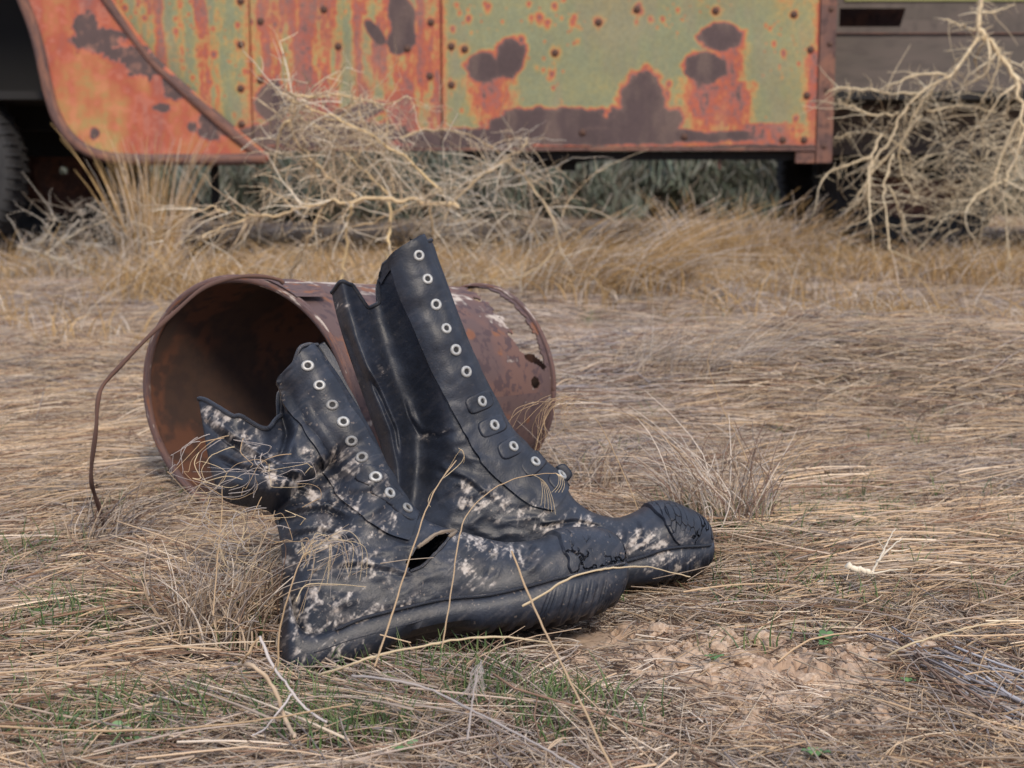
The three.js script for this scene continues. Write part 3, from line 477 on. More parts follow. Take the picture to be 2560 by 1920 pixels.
  // cracked toe cap: a thick rubber layer over the toe, split into flakes
  {
    const b = new MB(), NJ = 190, NI = 220, ids = [], [kc, tilt] = S.cap;
    for (let j = 0; j <= NJ; j++) {
      ids.push([]);
      for (let i = 0; i <= NI; i++) {
        const q = i / NI * 2 - 1, side = q < 0 ? -1 : 1, k0 = j / NJ, end = kc + tilt * Math.abs(q) + 0.25 * (noise(q * 6, 3, S.seed) - 0.5), k = 0.04 + k0 * (end - 0.04), t = Math.abs(q) * (cr(S.sole, k) + 0.01), p = base(k, t), m = base(k, 0.5), w = wid(k, t, side);
        const x = p[0], y = p[1], wx = x * 52 + 1.0 * fbm(x * 150, y * 150 + w * 90, S.seed + 5), wy = y * 60 + w * 38 + 1.0 * fbm(x * 150 + 9, y * 150 + w * 90, S.seed + 6), [d1, d2, f] = worley(wx, wy, S.seed), gate = sm(S.gate, S.gate + 0.14, fbm(x * 38, y * 38 + w * 20, S.seed + 8, 2) + 0.16 * sm(0.55, 0.95, k0));
        const [e1, e2] = worley(x * 190, y * 190 + w * 120, S.seed + 2), fine = (1 - sm(0.02, 0.09, e2 - e1)) * sm(0.64, 0.76, fbm(x * 70, y * 70 + w * 30, S.seed + 9, 2)) * 0.4;
        const crack = Math.min(1, (1 - sm(0.015, 0.085, d2 - d1)) * gate + fine), off = (0.0028 + 0.0006 * f) * sm(1.0, 0.975, k0) - 0.0036 * crack * sm(0.99, 0.96, k0) - 0.0006 * (k0 > 0.99 ? 1 : 0);
        const ou = x - m[0], ov = y - m[1], l = Math.hypot(ou, ov, w) || 1; ids[j].push(b.v(x + ou / l * off, y + ov / l * off, w + w / l * off, x, y));
      }
    }
    for (let j = 0; j < NJ; j++) for (let i = 0; i < NI; i++) b.quad(ids[j][i], ids[j][i + 1], ids[j + 1][i + 1], ids[j + 1][i]);
    b.build('toe_cap', S.mat, T);
  }
  { // raised welt lines above the sole
    const line = (k0, k1, f, r) => { const p = []; for (let i = 0; i <= 70; i++) { const k = mix(k0, k1, i / 70), t = f(k), q = base(k, t); p.push([q[0], q[1], (cr(S.W, k) * 1.0 + 0.0042) * mix(0.75, 1, sm(0, 0.6, k)) - (t < cr(S.sole, k) ? 0.004 : -0.0015)]); } return new MB().tube(p, r, 6).build('welt', S.mat, T); };
    line(1.2, S.sole.length - 3.4, (k) => cr(S.sole, k) + 0.015, 0.0014); line(S.sole.length - 6.5, S.sole.length - 3.2, (k) => mix(cr(S.sole, k), 1, 0.5), 0.0011);
  }
  return { T, onNear, height, normal, sheet, base, wid, n };
}
const F0 = [[0.2691,0.0591], [0.2666,0.079], [0.2533,0.0879], [0.231,0.0911], [0.2125,0.0906], [0.1957,0.086], [0.1677,0.0866], [0.1373,0.0966], [0.1147,0.1048], [0.1003,0.1147], [0.0935,0.1236], [0.0879,0.1375], [0.0825,0.1494], [0.0772,0.1653], [0.0714,0.1813], [0.0663,0.1933], [0.0609,0.2054], [0.0534,0.2204], [0.0462,0.235], [0.0378,0.249], [0.0308,0.2613]];
const frontBoot = {
  frame: { o: [-0.16,0,-1.03], U: [0.956305,0,-0.292372], V: [-0.118918,0.913545,-0.388964], W: [0.267095,0.406737,0.873628] }, seed: 401, dull: true, F: F0,
  B: [[0.2676,0.0491], [0.2567,0.031], [0.234,0.0212], [0.2083,0.0167], [0.1836,0.0167], [0.1552,0.0164], [0.1241,0.0149], [0.0896,0.0123], [0.0516,0.0052], [0.0163,-0.0013], [-0.0152,-0.0051], [-0.0179,0.0156], [-0.0128,0.0538], [-0.0114,0.0901], [-0.013,0.1162], [-0.0189,0.1259], [-0.0507,0.1356], [-0.0596,0.1529], [-0.0632,0.1756], [-0.0654,0.1985], [-0.0676,0.2207]],
  W: [0.016, 0.031, 0.038, 0.042, 0.043, 0.042, 0.04, 0.039, 0.038, 0.037, 0.036, 0.036, 0.036, 0.035, 0.034, 0.034, 0.034, 0.034, 0.034, 0.034, 0.034],
  sag: [...Array(15).fill(0), 0, 0.004, 0.012, 0.024, 0.036, 0.048], sagShape: [[0, 0], [0.16, 0.02], [0.36, 0.35], [0.5, 0.85], [0.66, 1], [0.84, 0.62], [1, 0]], sagDir: [0.36, -0.93],
  shaft: [10.5, 14.5],
  near: [0.1, 0.62, 0.74, 0.6, 0.3, 0.12, 0.24, 0.5, 0.6, 0.48, 0], far: [[0, 0.25], [0.2, 0.8], [0.7, 0.9], [0.9, 0.6], [1, 0]],
  fold: (k, t) => 0.019 * sm(0.26, 0.5, t) * sm(1.02, 0.9, t) * sm(14.7, 15.25, k) * sm(18.5, 15.6, k) - 0.006 * sm(0.5, 0.7, t) * sm(13, 14.6, k) * sm(15, 14.7, k),
  sole: [0.42, 0.46, 0.5, 0.54, 0.57, 0.6, 0.64, 0.66, 0.68, 0.71, 0.78, 0.9, 0.985],
  creases: [[[[-0.0063,0.2244], [-0.0016,0.2066], [0.0006,0.1872], [-0.0059,0.1703], [-0.0125,0.1612]], 0.006, 0.0022], [[[-0.0671,0.2062], [-0.0511,0.1844], [-0.0288,0.1649], [-0.0062,0.1475], [0.0219,0.1294]], 0.006, 0.002], [[[-0.0608,0.1736], [-0.0386,0.1553], [-0.01,0.1459], [0.012,0.1444]], 0.005, 0.002], [[[-0.0267,0.1179], [0.0026,0.1195], [0.025,0.1216], [0.0408,0.1103]], 0.006, 0.0018], [[[-0.0134,0.1014], [0.0197,0.1025], [0.0481,0.0873]], 0.004, 0.002], [[[0.017,0.0713], [0.0429,0.0717], [0.0685,0.0644], [0.0865,0.0561]], 0.003, 0.0016], [[[0.1479,0.087], [0.1498,0.0696], [0.1438,0.0512]], 0.003, 0.002], [[[0.1836,0.0861], [0.1835,0.0688], [0.1719,0.0564]], 0.0035, 0.002], [[[0.0099,0.21], [0.0158,0.1902], [0.029,0.1682], [0.0403,0.1464]], 0.003, 0.0015]],
  hole: [[0.082,0.064], [0.0796,0.0698], [0.0841,0.0769], [0.0907,0.082], [0.0985,0.0867], [0.1104,0.0933], [0.1273,0.0955], [0.1177,0.089], [0.1099,0.0816], [0.1007,0.0744], [0.0923,0.0676]],
  seam: [[-0.0066,0.2303], [0.0022,0.2084], [0.0123,0.1846], [0.0229,0.1632], [0.0319,0.1412], [0.0409,0.1235], [0.0509,0.1096], [0.062,0.0989], [0.0742,0.0916], [0.0844,0.0878]], edge: [[0.0244,0.2579], [0.0338,0.2372], [0.0445,0.2153], [0.0549,0.1939], [0.0646,0.175], [0.0732,0.1597], [0.0802,0.1453], [0.0873,0.1317], [0.0944,0.1178], [0.0967,0.11]],
  farEdge: [[0.0392,0.269], [0.0471,0.2538], [0.0532,0.2347], [0.0618,0.2153], [0.0694,0.1932], [0.076,0.1732], [0.082,0.1553], [0.0868,0.1414], [0.0921,0.1256], [0.0962,0.1127]], farW: -0.014,
  eyelets: [[0.0177,0.2367], [0.0258,0.2201], [0.0347,0.2036], [0.0418,0.1888], [0.0477,0.1737], [0.0551,0.1589], [0.0629,0.1411], [0.0724,0.1285], [0.0873,0.1164]], tabFrom: 6, tabDir: () => [0.82, -0.57], cap: [4.3, -0.9], gate: 0.44,
  mat: rubber(rubberMap([
    ...[[-0.0033,0.0457], [0.0186,0.0474]].map((p) => [...p, 0.03, 0.014, 1]), ...[[-0.0012,0.0275], [0.0321,0.0334], [0.0621,0.038]].map((p) => [...p, 0.03, 0.006, 0.85, 0.25]), ...[[0.1399,0.0857], [0.1681,0.0739]].map((p) => [...p, 0.022, 0.014, 0.9, -0.5]), ...[[0.1258,0.064], [0.1363,0.0537]].map((p) => [...p, 0.014, 0.01, 0.7]),
    ...[[-0.0367,0.1816], [-0.0284,0.1698]].map((p) => [...p, 0.02, 0.012, 0.9, -0.8]), ...[[-0.0103,0.1422], [0.0113,0.135]].map((p) => [...p, 0.03, 0.008, 1, -0.5]), ...[[0.0388,0.1294], [0.0469,0.1155], [0.0238,0.1513]].map((p) => [...p, 0.024, 0.007, 1, -0.9]), ...[[0.036,0.162], [0.0447,0.1538], [0.0596,0.1298], [0.0307,0.1017], [0.0206,0.1137], [0.0646,0.1029]].map((p) => [...p, 0.016, 0.009, 0.8, 0.6]),
    ...[[0.0224,0.0912], [0.0432,0.0746], [0.0002,0.0892]].map((p) => [...p, 0.03, 0.02, 0.45]), [...[-0.0536,0.2016], 0.016, 0.008, 0.9, -0.8], [...[0.015,0.0045], 0.05, 0.012, 0.7],
  ], 431, 0.22)),
};
frontBoot.soleMat = frontBoot.mat;
const rearBoot = {
  frame: { o: [-0.12,0,-1.205], U: [0.990268,0,-0.139173], V: [-0.028936,0.978148,-0.205888], W: [0.136132,0.207912,0.968628] }, seed: 451,
  F: [[0.3073,0.0533], [0.3015,0.063], [0.2876,0.0716], [0.2693,0.0787], [0.2508,0.0775], [0.2366,0.0712], [0.2198,0.0675], [0.1983,0.0733], [0.1822,0.0849], [0.1739,0.0979], [0.1632,0.1135], [0.1472,0.1263], [0.1292,0.1438], [0.1169,0.1632], [0.1077,0.1838], [0.0989,0.2053], [0.0901,0.2267], [0.0829,0.2456], [0.0758,0.267], [0.0687,0.2885], [0.0616,0.3091], [0.0561,0.3262]],
  B: [[0.3076,0.0379], [0.3009,0.0236], [0.2873,0.0164], [0.2704,0.0124], [0.2528,0.0101], [0.2309,0.0084], [0.2047,0.0069], [0.1702,0.0058], [0.1315,0.004], [0.0932,0.0022], [0.0553,0.0005], [0.026,0], [0.0074,0.0054], [0.0009,0.0284], [0.0033,0.0615], [0.0091,0.0946], [0.0066,0.1323], [-0.0035,0.1661], [-0.0144,0.1999], [-0.0245,0.2316], [-0.0314,0.257], [-0.036,0.2794]],
  W: [0.014, 0.029, 0.036, 0.041, 0.043, 0.042, 0.04, 0.038, 0.038, 0.038, 0.037, 0.037, 0.037, 0.036, 0.036, 0.036, 0.036, 0.036, 0.036, 0.036, 0.036, 0.036],
  sag: [...Array(16).fill(0), 0.001, 0.003, 0.007, 0.013, 0.02, 0.028], sagShape: [[0, 0], [0.48, 0.0], [0.56, 0.35], [0.64, 1], [0.74, 1], [0.82, 0.1], [0.9, -0.1], [1, 0]], sagDir: [0.33, -0.94],
  shaft: [11.5, 15],
  near: [0.1, 0.6, 0.74, 0.78, 0.66, 0.22, -0.12, -0.12, 0.28, 0.56, 0], far: [[0, 0.25], [0.2, 0.8], [0.7, 0.9], [0.9, 0.6], [1, 0]],
  sole: [0.5, 0.52, 0.54, 0.55, 0.55, 0.58, 0.62, 0.68, 0.72, 0.76, 0.8, 0.86, 0.93, 0.985],
  creases: [[[[0.0255,0.1864], [0.0309,0.1653], [0.0402,0.1503], [0.0569,0.1457], [0.074,0.1507]], 0.003, 0.0018], [[[-0.0108,0.2124], [0.0033,0.1869], [0.0171,0.153], [0.0206,0.1235]], 0.005, 0.002], [[[-0.0266,0.2506], [-0.014,0.2167], [-0.003,0.1871]], 0.004, 0.002], [[[0.0499,0.1185], [0.0791,0.105], [0.104,0.0832]], 0.003, 0.002], [[[0.1418,0.0629], [0.1764,0.066], [0.2065,0.0586]], 0.003, 0.002], [[[0.2197,0.0645], [0.217,0.0497], [0.2056,0.0331]], 0.003, 0.002], [[[0.233,0.0683], [0.2333,0.0534], [0.2276,0.0408]], 0.003, 0.0018]],
  seam: [[0.0178,0.3039], [0.0251,0.2757], [0.0363,0.2476], [0.0474,0.2177], [0.0601,0.1878], [0.0737,0.1579], [0.0927,0.1215], [0.1138,0.0993], [0.1356,0.0826], [0.1556,0.076]], edge: [[0.0463,0.3289], [0.0555,0.3048], [0.0655,0.2782], [0.0754,0.2534], [0.0859,0.2298], [0.0979,0.2019], [0.1109,0.1769], [0.1272,0.1481], [0.1502,0.1262], [0.1765,0.0978]],
  farEdge: [[0.0594,0.3228], [0.0672,0.2962], [0.0759,0.2704], [0.0839,0.249], [0.091,0.2297], [0.1014,0.2052], [0.1128,0.1824], [0.1282,0.1523], [0.1482,0.1305], [0.1712,0.1065]], farW: -0.012,
  eyelets: [[0.0416,0.3084], [0.0487,0.2865], [0.0557,0.2639], [0.0641,0.2416], [0.0721,0.2228], [0.0809,0.2031], [0.0942,0.176], [0.1051,0.1541], [0.1221,0.1342], [0.1423,0.1196], [0.1673,0.1066]], tabFrom: 6, tabDir: (i) => (i < 9 ? [0.93, 0.36] : [0.8, 0.6]), cap: [4.3, -1.2], gate: 0.61,
  band: [[[0.0476,0.3297], [0.0382,0.3238], [0.0287,0.3179], [0.0188,0.3111], [0.0106,0.3018], [0.0071,0.2951]], [[0.0508,0.3194], [0.0413,0.3143], [0.031,0.3085], [0.022,0.3017], [0.0146,0.2933], [0.0102,0.2865]]],
  mat: rubber(rubberMap([
    ...[[0.1548,0.0646], [0.1849,0.0636]].map((p) => [...p, 0.035, 0.012, 0.6]), ...[[0.0747,0.0967], [0.0786,0.0861]].map((p) => [...p, 0.012, 0.01, 0.8]), [...[0.0955,0.0835], 0.03, 0.015, 0.6], [...[0.1251,0.0762], 0.03, 0.01, 0.7], ...[[0.1844,0.0466], [0.2058,0.0395], [0.2322,0.047]].map((p) => [...p, 0.03, 0.01, 1.1]),
    [...[-0.0284,0.2654], 0.008, 0.006, 1], [...[-0.0153,0.1957], 0.01, 0.004, 0.8, -1], [...[0.008,0.2079], 0.008, 0.016, 0.4], [...[0.2236,0.0495], 0.03, 0.008, 0.8], [...[0.2207,0.0922], 0.01, 0.01, 0.5], [...[0.0549,0.1478], 0.02, 0.004, 0.5, 0.2], [...[0.2536,0.0313], 0.04, 0.02, 0.4],
  ], 471, 0.06)),
};
rearBoot.soleMat = rearBoot.mat;
const fb = makeBoot('front_boot', 'collapsed mud smeared black rubber boot with a torn hole above the sole', frontBoot);
const rb = makeBoot('rear_boot', 'taller cleaner black rubber lace-up boot standing upright against the bucket', rearBoot);
fb.T.name = 'rubber_boot'; rb.T.name = 'rubber_boot_001';
{ // torn lip round the hole and the pale lining it shows
  const h = frontBoot.hole, p = []; for (let i = 3; i <= 7; i++) p.push(h[i]); const q = []; for (let i = 0; i <= 40; i++) { const c = curve(p, i / 40), w = 0.001 * (noise(i * 0.7, 1, 5) - 0.5); q.push(fb.onNear(c[0] + w, c[1] + w + 0.0008, 0.0002)); }
  new MB().tube(q, (t) => 0.0013 + 0.0008 * noise(t * 20, 2, 6), 6).build('torn_edge', lining, fb.T);
  const q2 = []; for (let i = 0; i <= 30; i++) { const c = curve([h[7], h[8], h[9], h[10], h[0]], i / 30); q2.push(fb.onNear(c[0], c[1], 0.0002)); }
  new MB().tube(q2, (t) => 0.0011 + 0.0006 * noise(t * 20, 4, 6), 6).build('torn_edge', frontBoot.mat, fb.T);
}

// ---------------------------------------------------------------- dry grass
const straw = { grey: lin(176, 162, 152), tan: lin(196, 174, 150), pale: lin(222, 208, 192), brown: lin(142, 116, 100), gold: lin(204, 170, 120), dark: lin(98, 80, 70), ash: lin(150, 142, 142) };
const pick = (a) => a[Math.floor(rnd() * a.length) % a.length];
const tint = (c, k = 0.22) => { const f = 1 + (rnd() - 0.5) * 2 * k; return c.map((v) => v * f); };
const grassMat = std({ vertexColors: true, roughness: 0.85 });
const plainGrass = std({ vertexColors: true, roughness: 0.85 });
// one lying mat of straws, straws running along x
function matGeo(n, len, width, r, up, spread, pal) {
  const b = new MB();
  for (let i = 0; i < n; i++) {
    const L = len * rr(0.45, 1.25), a = (rnd() - 0.5) * spread * (rnd() < 0.15 ? 4 : 1), x = (rnd() - 0.5) * len, z = (rnd() - 0.5) * width, y0 = rr(-0.003, up), bow = rr(-0.035, 0.035) * L * (rnd() < 0.4 ? 6 : 1), lift = rr(0, 0.35) * up, tip = rr(-0.5, 1) * up, at = rr(0.25, 0.75), kink = rnd() < 0.4 ? rr(-0.7, 0.7) : 0;
    const pts = []; for (let k = 0; k <= 5; k++) { const t = k / 5, s = (t - 0.5) * L, q = bow * (1 - 4 * (t - 0.5) ** 2) + (t > at ? kink * (t - at) * L : 0); pts.push([x + s * Math.cos(a) - q * Math.sin(a), Math.max(-0.002, y0 + lift * Math.sin(t * Math.PI) + tip * (t - 0.5)), z + s * Math.sin(a) + q * Math.cos(a)]); }
    const c = tint(pick(pal)), R = r * rr(0.55, 1.3); b.ribbon(pts, (t) => R * (1 - 0.55 * t), c);
  }
  return b.geo();
}
const nearPal = [straw.grey, straw.grey, straw.tan, straw.tan, straw.pale, straw.pale, straw.brown, straw.ash, straw.dark];
const mats = [], sheaves = [];
for (let i = 0; i < 9; i++) mats.push(matGeo(46, 0.062, 0.1, 0.0005, 0.01, 1.9, nearPal));
for (let i = 0; i < 7; i++) sheaves.push(matGeo(15, 0.15, 0.06, 0.00062, 0.014, 0.5, [straw.pale, straw.tan, straw.tan, straw.grey, straw.grey, straw.brown]));
const seg = (x, z, ax, az, bx, bz) => { const dx = bx - ax, dz = bz - az, t = clamp(((x - ax) * dx + (z - az) * dz) / (dx * dx + dz * dz)); return Math.hypot(x - ax - dx * t, z - az - dz * t); };
const footprint = (x, z, grow = 0) => seg(x, z, -0.165, -1.04, 0.075, -1.115) < 0.04 + grow || seg(x, z, -0.11, -1.215, 0.17, -1.25) < 0.04 + grow || seg(x, z, -0.33, -1.47, -0.06, -1.7) < 0.11 + grow; // where boots and bucket stand
const flow = (x, z) => (fbm(x * 1.3 + 4, z * 1.5, 501, 3) - 0.5) * 3.2 + (fbm(x * 6, z * 6, 503, 2) - 0.5) * 2.0;
{
  const L = mats.map(() => []), S = sheaves.map(() => []), q = new THREE.Quaternion(), e = new THREE.Euler();
  const hue = (w, g) => [g * mix(0.98, 1.03, w), g * mix(0.955, 0.95, w), g * mix(0.935, 0.82, w)], kind = (x, z) => sm(0.42, 0.6, fbm(x * 1.1 + 3, z * 0.8, 515, 3)); // two kinds of straw growing in patches;
  const covered = (x, z, r) => { const f = flow(x, z); return Math.max(bareness(x, z), 0.9 * bareness(x + r * Math.cos(f), z + r * Math.sin(f)), 0.9 * bareness(x - r * Math.cos(f), z - r * Math.sin(f))); };
  for (let i = 0; i < 28000; i++) {
    const s = rnd(), d = s < 0.72 ? 0.62 + 2.1 * (s / 0.72) ** 0.85 : 2.6 + 4.4 * ((s - 0.72) / 0.28) ** 0.75, x = (rnd() - 0.5) * (1.2 * d + 0.5), z = -d;
    if (footprint(x, z, 0.045) && rnd() < 0.88) continue;
    const b = covered(x, z, 0.05), mat = fbm(x * 6.5, z * 6.5, 507, 3); if (b > 0.2 && rnd() < b * 0.97) continue; if (d < 2.2 && rnd() < sm(0.56, 0.4, mat) * 0.9) continue;
    const big = d > rr(2, 3.4), y = ground(x, z) + 0.001; e.set(rr(-0.08, 0.08), -flow(x, z) * 1.3 + rr(-1.2, 1.2), rr(-0.08, 0.08)); q.setFromEuler(e);
    const sc = big ? rr(1.3, 2.2) : rr(0.75, 1.4); L[i % 9].push({ p: V3(x, y, z), q: q.clone(), s: V3(sc, sc * rr(0.7, 1.4), sc), c: hue(kind(x, z), rr(0.72, 1.18)) });
  }
  for (let i = 0; i < 7200; i++) {
    const s = rnd(), d = s < 0.6 ? 0.62 + 2.0 * (s / 0.6) ** 0.85 : 2.5 + 4.0 * ((s - 0.6) / 0.4) ** 0.8, x = (rnd() - 0.5) * (1.22 * d + 0.5), z = -d; if (footprint(x, z, 0.05)) continue;
    const b = covered(x, z, 0.11), n = fbm(x * 3.2 + 8, z * 3.2, 511, 3); if (rnd() < b * 1.4 || rnd() > sm(0.42, 0.62, n) + 0.16) continue;
    e.set(rr(-0.09, 0.09), -flow(x, z) * 1.5 + rr(-0.55, 0.55) + (rnd() < 0.5 ? Math.PI : 0), rr(-0.06, 0.06)); q.setFromEuler(e); const sc = (d > 2.6 ? rr(1.0, 1.7) : rr(0.65, 1.3)); S[i % 7].push({ p: V3(x, ground(x, z) + 0.004, z), q: q.clone(), s: V3(sc, sc * rr(0.8, 1.4), sc), c: hue(kind(x, z), rr(0.82, 1.22)) });
  }
  for (let i = 0; i < 4200; i++) { const d = 6.2 + 9 * rnd() ** 1.4, x = (rnd() - 0.5) * 1.4 * d, z = -d; e.set(0, flow(x, z), 0); q.setFromEuler(e); const g = rr(0.7, 1.05), sc = rr(1.8, 3.2); S[i % 7].push({ p: V3(x, ground(x, z) * (1 - sm(9, 40, d)) + 0.004, z), q: q.clone(), s: V3(sc, sc * 1.3, sc), c: [g, g, g] }); }
  mats.forEach((g, i) => copies('dry_grass_mat', g, grassMat, L[i], 'short broken dead grass matted over the soil', 'grass'));
  sheaves.forEach((g, i) => copies('flattened_straw', g, grassMat, S[i], 'long flattened straws lying in sweeps over the grass mat', 'straw'));
}
{ // fine chaff and broken straw between the mats
  const g = []; for (let i = 0; i < 4; i++) g.push(matGeo(60, 0.03, 0.09, 0.00055, 0.007, 3.1, [straw.grey, straw.brown, straw.pale, straw.tan, straw.dark])); const L = g.map(() => []), q = new THREE.Quaternion(), e = new THREE.Euler();
  for (let i = 0; i < 8000; i++) { const d = 0.62 + 1.9 * rnd() ** 0.85, x = (rnd() - 0.5) * (0.95 * d + 0.3), z = -d; if (footprint(x, z)) continue; const b = bareness(x, z); if (rnd() < b * 0.9) continue; e.set(0, rr(0, 6.3), 0); q.setFromEuler(e); const s = rr(0.7, 1.3), k = rr(0.75, 1.15); L[i % 4].push({ p: V3(x, ground(x, z) + 0.001, z), q: q.clone(), s: V3(s, s, s), c: [k, k * 0.98, k * 0.95] }); }
  g.forEach((m, i) => copies('grass_chaff', m, grassMat, L[i], 'fine broken straw and chaff littering the soil', 'chaff'));
}
const greenMat = std({ vertexColors: true, roughness: 0.6 });
const greens = [lin(100, 126, 72), lin(84, 110, 62), lin(120, 138, 88), lin(82, 104, 70)];
{ // new green grass shoots
  const g = []; for (let i = 0; i < 4; i++) { const b = new MB(); for (let k = 0; k < 8; k++) { const a = rr(0, 6.3), h = rr(0.011, 0.032), l = rr(0.2, 0.8), x = rr(-0.018, 0.018), z = rr(-0.018, 0.018), pts = []; for (let s = 0; s <= 4; s++) { const t = s / 4; pts.push([x + Math.cos(a) * l * h * t * t, h * t * (1 - 0.25 * l * t), z + Math.sin(a) * l * h * t * t]); } b.ribbon(pts, (t) => 0.0009 * (1 - 0.85 * t), tint(pick(greens))); } g.push(b.geo()); }
  const L = g.map(() => []), q = new THREE.Quaternion(), e = new THREE.Euler();
  const hot = [[-0.0969,-1.0476], [-0.0472,-1.08], [0.1262,-1.2456], [0.1204,-1.2755], [0.2223,-1.4287], [0.233,-1.3739], [-0.3231,-1.5088], [-0.1934,-1.08], [-0.3396,-1.08], [-0.2997,-0.894], [-0.237,-0.894], [-0.1421,-0.9098], [-0.0362,-0.9787], [0.4443,-3.5474], [0.3289,-3.337], [0.1998,-1.3395], [-0.0793,-1.0072], [-0.1085,-0.894], [0.0145,-0.9431], [0.0467,-0.9262], [0.2285,-1.2171], [-0.3846,-1.1027], [-0.4702,-1.3067], [0.3075,-1.3917], [0.3598,-1.41], [0.2653,-2.3524], [0.2244,-1.41], [0.2047,-1.3739], [0.2451,-1.448], [0.4087,-3.5474], [0.5076,-3.6627], [0.4072,-3.337], [-0.3772,-1.0582], [-0.3578,-1.1027], [-0.3293,-0.9262], [-0.2609,-0.8787], [-0.164,-0.9262], [0.4105,-1.5521], [0.3534,-1.488]];
  for (let i = 0; i < 1250; i++) {
    let x, z; if (i < 560) { const h = hot[i % hot.length], s = 0.075 * Math.max(0.55, -h[1] * 0.75); x = h[0] + (rnd() + rnd() - 1) * s * 1.3; z = h[1] + (rnd() + rnd() - 1) * s; } else { const d = 0.65 + 2.6 * rnd(); x = (rnd() - 0.5) * d * 0.95; z = -d; if (fbm(x * 5, z * 5, 521, 2) < 0.52) continue; }
    if (footprint(x, z)) continue; e.set(rr(-0.3, 0.3), rr(0, 6.3), rr(-0.3, 0.3)); q.setFromEuler(e); const s = rr(0.6, 1.3), k = rr(0.8, 1.15); L[i % 4].push({ p: V3(x, ground(x, z) + 0.004, z), q: q.clone(), s: V3(s, s, s), c: [k, k, k] });
  }
  g.forEach((m, i) => copies('green_shoots', m, greenMat, L[i], 'short new green grass shoots among the dead straw', 'grass'));
}
{ // broadleaf seedlings
  const proto = () => { const b = new MB(); const n = 4 + Math.floor(rnd() * 3); for (let k = 0; k < n; k++) { const a = k / n * 6.28 + rr(-0.3, 0.3), L = rr(0.007, 0.0125), w = L * rr(0.28, 0.4), up = rr(0.3, 0.8), c = tint(pick([lin(100, 136, 82), lin(88, 122, 74), lin(118, 146, 100)]), 0.12), st = 6, row = []; for (let s = 0; s <= st; s++) { const t = s / st, r = L * (0.15 + t), y = L * up * Math.sin(t * 1.9) * 0.8 + 0.004, ww = w * Math.sin(Math.PI * Math.min(1, t * 0.92 + 0.08)) + 0.0003; const px = Math.cos(a), pz = Math.sin(a); row.push([b.v(r * px - ww * pz, y + 0.001, r * pz + ww * px, 0, t, c), b.v(r * px, y, r * pz, 0.5, t, c), b.v(r * px + ww * pz, y + 0.001, r * pz - ww * px, 1, t, c)]); if (s) { const p = row[s - 1], q = row[s]; b.quad(p[0], p[1], q[1], q[0]); b.quad(p[1], p[2], q[2], q[1]); } } } return b.geo(); };
  const gs = [proto(), proto(), proto(), proto()];
  const spots = [[-0.2746,-0.8675], [-0.2617,-0.8727], [-0.327,-1.069], [-0.2997,-0.894], [-0.3903,-1.1085], [-0.3676,-1.0856], [-0.2433,-0.894], [-0.2811,-0.8639], [-0.2019,-0.988], [-0.0711,-0.8566], [-0.1179,-0.894], [0.2021,-1.3395], [0.2195,-1.3479], [0.227,-1.3312], [0.1924,-0.8356], [0.2218,-1.2033], [0.2478,-1.0582], [0.553,-1.9915], [0.496,-1.9388], [0.1554,-1.029], [0.252,-1.069], [0.1262,-1.2456], [0.1383,-1.2384], [-0.2427,-0.8566], [-0.2029,-0.9262], [0.1572,-1.253], [0.2916,-0.9787]];
  spots.forEach(([x, z], i) => { const o = mesh('seedling', gs[i % 4], greenMat); o.position.set(x, ground(x, z) + 0.006, z); o.rotation.y = rr(0, 6.3); o.scale.setScalar(rr(0.55, 0.95)); tag(o, 'tiny bright green broadleaf seedling sprouting among the dead grass', 'seedling', 'green seedlings among the dry grass'); });
}
// standing and arching tufts
function tuft(name, label, [x, z], n, h, spread, lean, o = {}) {
  const b = new MB(), pal = o.pal || nearPal, r = o.r || 0.0009, y0 = ground(x, z) + (o.y || 0);
  for (let i = 0; i < n; i++) {
    const a = rr(0, 6.28), q = Math.sqrt(rnd()), bx = Math.cos(a) * q * spread, bz = Math.sin(a) * q * spread * (o.flat || 1), H = h * rr(0.35, 1), dx = lean[0] + rr(-1, 1) * (o.fan ?? 0.5) + bx / spread * 0.3, dz = lean[1] + rr(-1, 1) * (o.fan ?? 0.5), droop = rr(0, o.droop ?? 0.6), curl = rr(-1, 1) * (o.curl ?? 0.1), pts = [];
    const N = o.seg || 7; for (let k = 0; k <= N; k++) { const t = k / N; pts.push([bx + dx * H * t * t + curl * H * 0.3 * Math.sin(t * 5 + a), H * (t - droop * t * t * 0.8) + curl * H * 0.15 * Math.sin(t * 7), bz + dz * H * t * t + curl * H * 0.3 * Math.cos(t * 6 + a)]); }
    const R = r * rr(0.6, 1.3); b.ribbon(pts, (t) => R * (1 - 0.7 * t), tint(pick(pal)));
  }
  const m = b.build(name, plainGrass); m.position.set(x, y0, z); tag(m, label, 'grass tuft'); return m;
}
const goldPal = [straw.gold, straw.gold, straw.tan, straw.pale, lin(170, 138, 92)];
tuft('dry_grass_tuft', 'curling dead grass tangled against the heel of the muddy boot', [-0.225, -1.075], 260, 0.12, 0.055, [0.25, 0.15], { curl: 0.28, fan: 0.55, droop: 0.75, seg: 9, flat: 0.8, r: 0.001, pal: [straw.tan, straw.tan, straw.pale, straw.brown, straw.grey] });
tuft('dry_grass_tuft', 'low dead grass heap under the bent end of the bucket handle', [-0.415, -1.385], 150, 0.085, 0.04, [0.5, 0.1], { fan: 0.6, droop: 1, curl: 0.2 });
tuft('dry_grass_tuft', 'upright dead grass tuft beside the curled toe of the taller boot', [0.2141,-1.3739], 190, 0.15, 0.05, [-0.15, 0], { fan: 0.55, droop: 0.7, curl: 0.3, pal: [straw.pale, straw.tan, straw.grey, straw.brown] });
